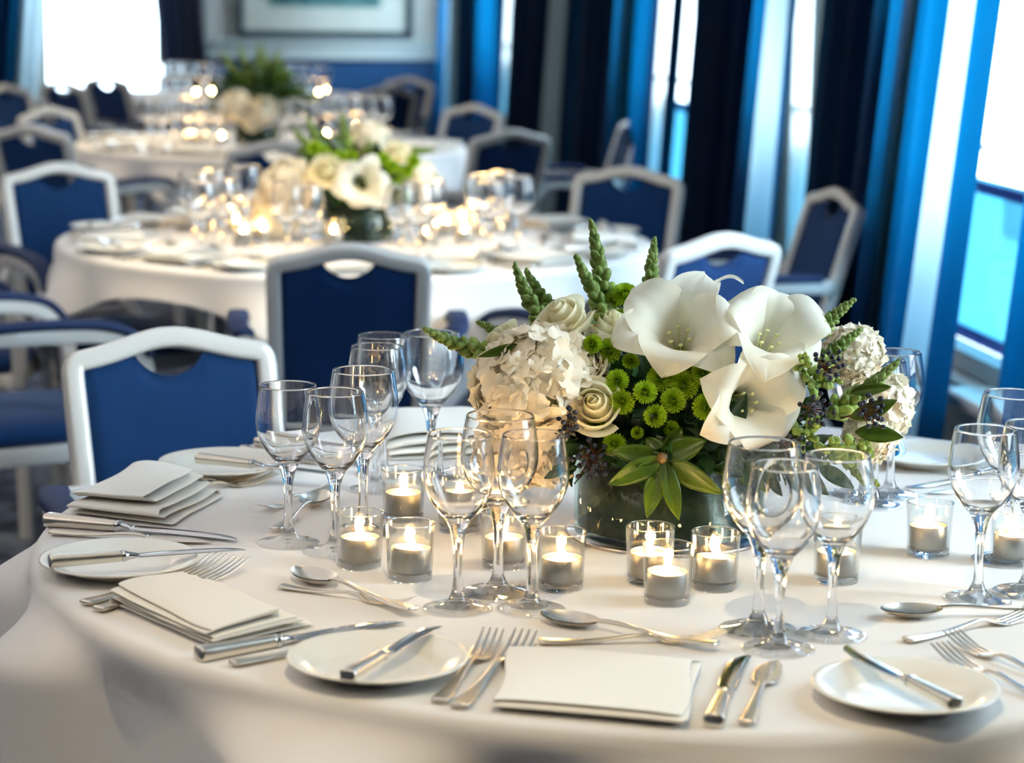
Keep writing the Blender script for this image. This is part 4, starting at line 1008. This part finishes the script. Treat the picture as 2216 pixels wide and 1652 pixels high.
# ------------------------------------------------------------------ second and third arrangements, seen blurred
def arrangement2():
    Y = T2.y; g = 'flowers of the second table'
    vase_stand(T2, 'round silver stand under the vase on the second table'); vase(T2, 'dark leaf-lined vase on the second table, orange flames mirrored in it', .094, .10)
    foliage(T2, .875, .17, .14, .09, 260, 'foliage filling the arrangement on the second table', 5)
    for i, (x, y, dy, sc, l) in enumerate([(625, 405, -.08, 1.05, 'pale yellow hydrangea head at the left of the second arrangement'), (600, 460, -.06, .95, 'pale yellow hydrangea head low at the left of the second arrangement'), (905, 400, -.02, .85, 'pale hydrangea head at the right of the second arrangement'), (800, 305, .05, .8, 'pale hydrangea head at the top of the second arrangement')]):
        flower('hyd%d' % (i % 2), None, x, y, Y + dy, (-.4 + .3 * i, -.8, .3), l, 'hydrangea', i, sc, g)
    flower('amar0', None, 783, 398, Y - .15, (.03, -1, .12), 'wide open white amaryllis at the centre of the second arrangement', 'amaryllis', .2, .98, g, .05)
    flower('rose0', None, 712, 378, Y - .12, (-.1, -.9, .4), 'cream rose left of the amaryllis on the second table', 'rose', 0, 1.2, g)
    flower('rose1', None, 860, 345, Y - .05, (.1, -.7, .7), 'cream rose above the amaryllis on the second table', 'rose', 0, 1.0, g)
    for i, (x, y) in enumerate([(880, 372), (858, 395), (850, 362), (895, 350), (700, 330), (735, 340), (680, 320), (875, 425), (720, 350), (830, 345), (760, 340)]):
        flower('mum%d' % (i % 3), None, x, y, Y - .11, (.1, -1, .4), 'green chrysanthemum of the second arrangement, blurred', 'chrysanthemum', i, 1.0, g)
    for i, (tx, ty, bx, by, l) in enumerate([(738, 248, 748, 330, 'upright snapdragon tip on the second table'), (632, 285, 700, 355, 'left snapdragon spike on the second table'), (655, 262, 715, 340, 'second snapdragon spike from the left on the second table'), (890, 330, 820, 350, 'snapdragon spike pointing right on the second table'), (805, 292, 795, 340, 'snapdragon spike behind the second amaryllis'), (935, 320, 850, 335, 'far right snapdragon spike on the second table')]):
        a = at_y(bx, by, Y); b = at_y(tx, ty, Y); o = inst('snap%d' % (i % 4), None); orient(o, b - a, i); o.location = a; k = (b - a).length / .12; o.scale = (1.25, 1.25, k); tag(o, l, 'snapdragon', g)
    for i, (x0, y0, x1, y1) in enumerate([(700, 340, 640, 320), (720, 330, 690, 280), (860, 350, 900, 335), (750, 330, 720, 290), (700, 350, 650, 345), (870, 440, 920, 450), (780, 460, 760, 490)]):
        o = inst('leafb', lambda: leaf_thing(L=.07, Wd=.026)); leaf_to(o, at_y(x0, y0, Y - .05), at_y(x1, y1, Y - .07), .2); tag(o, 'yellow-green leaf in the second arrangement, blurred', 'leaf', g)
arrangement2()
def arrangement3():
    Y = T3.y; g = 'flowers of the third table'; c = Vector((at_y(556, 285, Y).x, Y, 0))
    vase_stand(c, 'round stand under the vase on the third table'); vase(c, 'dark vase on the third table', .09, .10)
    foliage(c, .90, .19, .15, .12, 260, 'foliage filling the tall arrangement on the third table', 6, (.05, .09))
    for i, (x, y, sc, l) in enumerate([(510, 228, .9, 'yellowish hydrangea head low at the left of the third arrangement'), (570, 240, .85, 'yellowish hydrangea head low at the centre of the third arrangement'), (545, 262, .6, 'pale hydrangea head at the vase rim of the third arrangement')]):
        flower('hyd%d' % (i % 2), None, x, y, Y - .12, (-.2 + .2 * i, -1, .2), l, 'hydrangea', i, sc, g)
    for i, (tx, ty, bx, by) in enumerate([(478, 112, 530, 200), (515, 100, 545, 190), (556, 92, 560, 180), (600, 108, 575, 190), (625, 150, 590, 200), (690, 205, 620, 215), (500, 140, 550, 210), (575, 110, 570, 180), (655, 185, 600, 215)]):
        a = at_y(bx, by, Y); b = at_y(tx, ty, Y); o = inst('snap%d' % (i % 4), None); orient(o, b - a, i); o.location = a; k = (b - a).length / .12; o.scale = (1.5, 1.5, k); tag(o, 'green spike of the third arrangement, blurred', 'snapdragon', g)
    for i in range(44):
        a = random.uniform(.2, 2.9); x1 = 575 + 95 * math.cos(a) * random.uniform(.5, 1); y1 = 215 - 105 * math.sin(a) * random.uniform(.5, 1)
        o = inst('leafb', None); leaf_to(o, at_y(575 + (x1 - 575) * .45, 215 + (y1 - 215) * .45, Y - .05), at_y(x1, y1, Y - .08 + .1 * random.random()), .3); tag(o, 'leaf of the third arrangement, blurred', 'leaf', g)
arrangement3()

# ================================================================== settings of the farther tables
def far_glasses(pts, tn, grp):
    for i, (x, y, b) in enumerate(pts): place_glass(x, y, tn, bool(b), rim=True, group=grp, far=True)
far_glasses([(422, 372, 1), (460, 368, 0), (437, 392, 0), (480, 388, 0)], 'wine glass in the left cluster on the second table', 'left glass cluster, second table')
far_glasses([(531, 358, 1)], 'single wine glass left of the second arrangement', None)
far_glasses([(665, 402, 0), (622, 398, 0)], 'wine glass before the yellow hydrangea of the second table', 'glasses before the second arrangement, left')
far_glasses([(868, 402, 0), (905, 398, 1), (930, 392, 0)], 'wine glass before the right side of the second arrangement', 'glasses before the second arrangement, right')
far_glasses([(1045, 378, 1), (1085, 372, 0), (1062, 392, 0), (1120, 382, 1)], 'wine glass in the right cluster on the second table', 'right glass cluster, second table')
far_glasses([(325, 212, 1), (350, 218, 0), (378, 208, 0), (408, 212, 1), (432, 218, 0), (465, 215, 0)], 'wine glass in the left cluster on the third table', 'left glass cluster, third table')
far_glasses([(612, 222, 0), (640, 215, 1), (668, 222, 0)], 'wine glass before the third arrangement', 'glasses before the third arrangement')
far_glasses([(712, 205, 1), (735, 210, 0), (760, 205, 0), (792, 208, 1), (826, 210, 1)], 'wine glass in the right cluster on the third table', 'right glass cluster, third table')
far_glasses([(355, 138, 1), (380, 135, 0), (404, 136, 0), (440, 138, 1), (470, 140, 0)], 'wine glass at the left of the farthest table', 'left glasses, farthest table')
far_glasses([(618, 140, 0), (645, 138, 1), (668, 142, 0), (700, 145, 1)], 'wine glass at the right of the farthest table', 'right glasses, farthest table')
def far_candles(pts, tn, grp, w=1.0, light=1):
    for i, (x, y) in enumerate(pts): place_candle(x, y + 12, 'glass candle holder ' + tn, 'lit tealight ' + tn, 0, grp + ', holders', grp + ', flames', light=(i % light == 0), w=w * light)
far_candles([(437, 492), (512, 496), (527, 520), (570, 514), (455, 478)], 'left of the vase on the second table', 'second table candles, left', 2.0)
far_candles([(722, 520), (748, 512)], 'before the vase on the second table', 'second table candles, middle', 1.5)
far_candles([(925, 522), (965, 498), (1000, 490), (1005, 518), (1045, 505), (940, 500), (1080, 492)], 'right of the vase on the second table', 'second table candles, right', 2.0)
far_candles([(408, 300), (433, 302), (480, 304), (440, 268), (472, 272)], 'on the third table', 'third table candles, left', 2.0, 5)
far_candles([(708, 300), (660, 272), (770, 282)], 'at the right of the third table', 'third table candles, right', 2.0, 3)
far_candles([(425, 204), (458, 202), (705, 198), (690, 204)], 'on the farthest table', 'farthest table candles', 2.0, 4)
def far_setting(c, th, rr, tn, grp, full=True):
    """a place at angle th round the table centred c: plate, napkin, cutlery"""
    e = Vector((math.cos(th), math.sin(th), 0)); s = Vector((-e.y, e.x, 0)) * -1
    def w(r, t): p = c + e * r + s * t; return (p.x, p.y)
    pp = w(rr - .11, -.20); place_plate(Vector((pp[0], pp[1], 0)), 'side plate ' + tn, grp + ', plates')
    a = w(rr - .12, -.28); b = w(rr - .09, -.11); cutlery('table_knife', a, b, 'knife on a side plate ' + tn, PL + .002, PL + .002, group=grp + ', plate knives', world=True, k=.8)
    if full:
        napkin([w(rr - .04, -.075), w(rr - .04, .085), w(rr - .20, .085), w(rr - .20, -.075)], 'folded napkin ' + tn, 6, .004, .012, int(th * 10) % 17, grp + ', napkins', .003)
        for k_, (kd, t) in enumerate([('table_knife', .125), ('fish_knife', .155)]): cutlery(kd, w(rr - .03, t), w(rr - .26, t + .004), ('table knife ' if k_ == 0 else 'fish knife ') + tn, group=grp + (', knives' if k_ == 0 else ', fish knives'), world=True)
        cutlery('fork', w(rr - .03, -.098), w(rr - .24, -.094), 'fork ' + tn, group=grp + ', forks', world=True)
        cutlery('spoon', w(rr - .27, .09), w(rr - .265, -.10), 'dessert spoon ' + tn, group=grp + ', spoons', world=True)
for k, dg in enumerate([195, 235, 275, 318, 358, 38, 78, 118, 155]):
    side = {195: 'at the left of the second table', 235: 'at the front left of the second table', 275: 'at the front of the second table', 318: 'at the front right of the second table', 358: 'at the right of the second table',
            38: 'at the back right of the second table', 78: 'at the back of the second table', 118: 'at the back left of the second table', 155: 'at the far left of the second table'}[dg]
    far_setting(T2, rad(dg), .745, side, side.replace('at the ', 'place '))
for k, dg in enumerate([200, 250, 300, 345, 30, 150]):
    side = {200: 'at the left of the third table', 250: 'at the front left of the third table', 300: 'at the front right of the third table', 345: 'at the right of the third table', 30: 'at the back right of the third table', 150: 'at the back left of the third table'}[dg]
    far_setting(T3, rad(dg), .745, side, side.replace('at the ', 'place '), full=dg in (200, 250, 300, 345))

# ================================================================== chairs
def chair():
    """front towards -Y, origin on the floor under the seat"""
    root = empty('armchair')
    # back frame: upright, shallow-arched top rail, upright; leaning back
    half = [(-.146, .47), (-.1475, .56), (-.1495, .68), (-.1510, .78), (-.1515, .814), (-.1500, .8265), (-.1445, .8345), (-.134, .8375), (-.110, .8415), (-.082, .8480), (-.055, .8555), (-.034, .8605), (-.015, .8635), (0, .8640)]
    pts = half + [(-x, z) for x, z in half[-2::-1]]
    def lean(x, y, z): return (x, y + .205 + .14 * (z - .45) / .45, z)
    P = [lean(x, 0, z) for x, z in spline(pts, 2)]
    MB().bar(P, .031, .034, (0, 1, -.3), r=.45).build('back_frame', m_frame(), root)
    # upholstered panel with the half-moon cut-out
    def top(x):
        ax = abs(x); xs = [-p[0] for p in half[::-1]]; zs = [p[1] for p in half[::-1]]
        z = float(np.interp(ax, xs, zs)) - .013
        if ax < .060: z = min(z, .869 - math.sqrt(.0605 ** 2 - ax * ax))
        return z
    NX = 61; zb = .485
    def pan(side):
        def fn(i, j):
            x = -.136 + .272 * i; zt = top(x); z = zb + (zt - zb) * j
            e = min(min(i, 1 - i) * 14, min(j, 1 - j) * 14, 1); y = side * (.004 + .0115 * math.sin(e * PI / 2))
            return lean(x, y, z)
        return fn
    mb = MB().grid(pan(-1), NX, 22); mb2 = MB().grid(pan(1), NX, 22); n = len(mb.v); mb.add(mb2.v, [f[::-1] for f in mb2.f])
    ring = [i * 22 for i in range(NX)] + [(NX - 1) * 22 + j for j in range(1, 22)] + [i * 22 + 21 for i in range(NX - 2, -1, -1)] + [j for j in range(20, 0, -1)]
    for a, b in zip(ring, ring[1:] + ring[:1]): mb.f.append((a, b, b + n, a + n))
    mb.build('back_panel', m_blue(), root)
    MB().box((0, .215, .475), (.30, .03, .03), bev=.008).build('lower_back_rail', m_frame(), root)
    # seat
    def seat(i, j):
        a = 2 * PI * i; p = 2 * j - 1; e = .42; ca, sa = math.cos(a), math.sin(a); q = math.cos(p * PI / 2) ** .35 if abs(p) < 1 else 0
        return (.212 * math.copysign(abs(ca) ** e, ca) * q, -.02 + .215 * math.copysign(abs(sa) ** e, sa) * q, .435 + .035 * math.sin(p * PI / 2) + .008 * (1 - q) * (p > 0))
    MB().grid(seat, 48, 17, closeu=True).build('seat', m_blue(), root)
    mb = MB()
    for s in (-1, 1): mb.bar([(s * .205, -.215, .395), (s * .205, .19, .395)], .028, .04, (0, 0, 1))
    mb.bar([(-.20, -.21, .395), (.20, -.21, .395)], .028, .04, (0, 0, 1)); mb.bar([(-.20, .185, .395), (.20, .185, .395)], .028, .04, (0, 0, 1))
    mb.build('seat_frame', m_frame(), root)
    for s in (-1, 1):
        # rear leg: from the back upright curving forward to the seat, then sweeping out to the floor
        MB().bar(spline([(s * .148, .215, .50), (s * .175, .185, .44), (s * .205, .165, .40), (s * .215, .185, .35), (s * .217, .235, .26), (s * .218, .285, .12), (s * .219, .305, 0)], 5), .034, .030, (1, 0, 0)).build('leg', m_frame(), root)
        MB().bar(spline([(s * .212, -.19, .40), (s * .222, -.222, .38), (s * .228, -.235, .25), (s * .230, -.240, .1), (s * .230, -.242, 0)], 5), .034, .030, (1, 0, 0)).build('leg', m_frame(), root)
        # arm: from the back upright forward, curving down into the front leg
        arm = spline([(s * .150, .262, .645), (s * .205, .215, .650), (s * .232, .12, .653), (s * .238, -.03, .653), (s * .238, -.13, .645), (s * .237, -.19, .615), (s * .234, -.222, .555), (s * .230, -.232, .46), (s * .224, -.228, .385)], 5)
        ao = MB().bar(arm, .034, .030, (1, 0, 0)).build('arm', m_frame(), root)
        pad = spline([(s * .215, .19, .672), (s * .234, .11, .677), (s * .239, -.03, .677), (s * .240, -.12, .670), (s * .240, -.185, .648), (s * .240, -.226, .600)], 5)
        MB().bar(pad, .020, .046, (1, 0, 0), r=.9).build('arm_pad', mat('dark_blue_arm_pad', (10, 40, 84), 0.7, bump=(700, .2, .0005)), ao)
    return root
def place_chair(px, py, rot, label, h=.834, group=None, xy=None):
    """px,py: the pixel of the middle of the top rail's corners"""
    c = inst('chair', chair)
    r = rad(rot); back = Vector((-math.sin(r), math.cos(r), 0)) * .325
    p = Vector((xy[0], xy[1], 0)) if xy else at(px, py, h) - back
    c.location = (p.x, p.y, 0.0); c.rotation_euler = (0, 0, r)
    return tag(c, label, 'chair', group)
place_chair(366, 775, 25.6, 'nearest blue armchair with white frame, tucked in at the left back of the near table')
place_chair(755, 575, 184.4, 'dark blue armchair seen square from behind, light showing through its half-moon opening')
place_chair(1361, 395, -22.6, 'blue armchair at the right back of the second table before the two white daylight stripes')
place_chair(1562, 550, 217, 'brightly lit blue armchair directly behind the white amaryllis')
place_chair(1808, 445, -74, 'blue armchair turned sideways by the dark curtain on the right')
place_chair(124, 388, 32.6, 'blue armchair at the left back of the second table, its right arm visible')
place_chair(0, 0, 155, 'blue armchair at the left edge behind the second table, back towards the camera', xy=(-1.53, 8.26))
place_chair(104, 256, 60, 'blue armchair left of the third table, half its rail visible')
place_chair(1106, 308, 214, 'armchair with turquoise-lit back at the front right of the third table')
place_chair(0, 0, -42, 'dark armchair at the right of the third table before the far curtains', xy=(-.39, 9.36))
place_chair(887, 186, -38, 'grey-looking armchair standing tall at the right of the farthest table')
place_chair(840, 206, 215, 'armchair at the front right of the farthest table, lit along its top')
place_chair(601, 336, 180, 'armchair between second and third table, mostly hidden by flowers')
place_chair(230, 182, 140, 'dark armchair silhouetted before the far window, higher of the two')
place_chair(137, 194, 138, 'dark armchair silhouetted before the far window, lower of the two')
place_chair(10, 205, 60, 'armchair at the left picture edge by the far curtain')
place_chair(1160, 268, -80, 'armchair by the right curtains beyond the turquoise-lit one', xy=(.12, 8.75))
place_chair(0, 0, 122, 'armchair in the left aisle with its blue arm pad reaching right', xy=(-1.10, 4.98))
place_chair(0, 0, 92, 'armchair at the left of the second table, only its curved arms visible', xy=(-1.46, 5.86))
place_chair(0, 0, 92, 'armchair at the left of the near table, only an arm pad visible', xy=(-.97, 2.94))
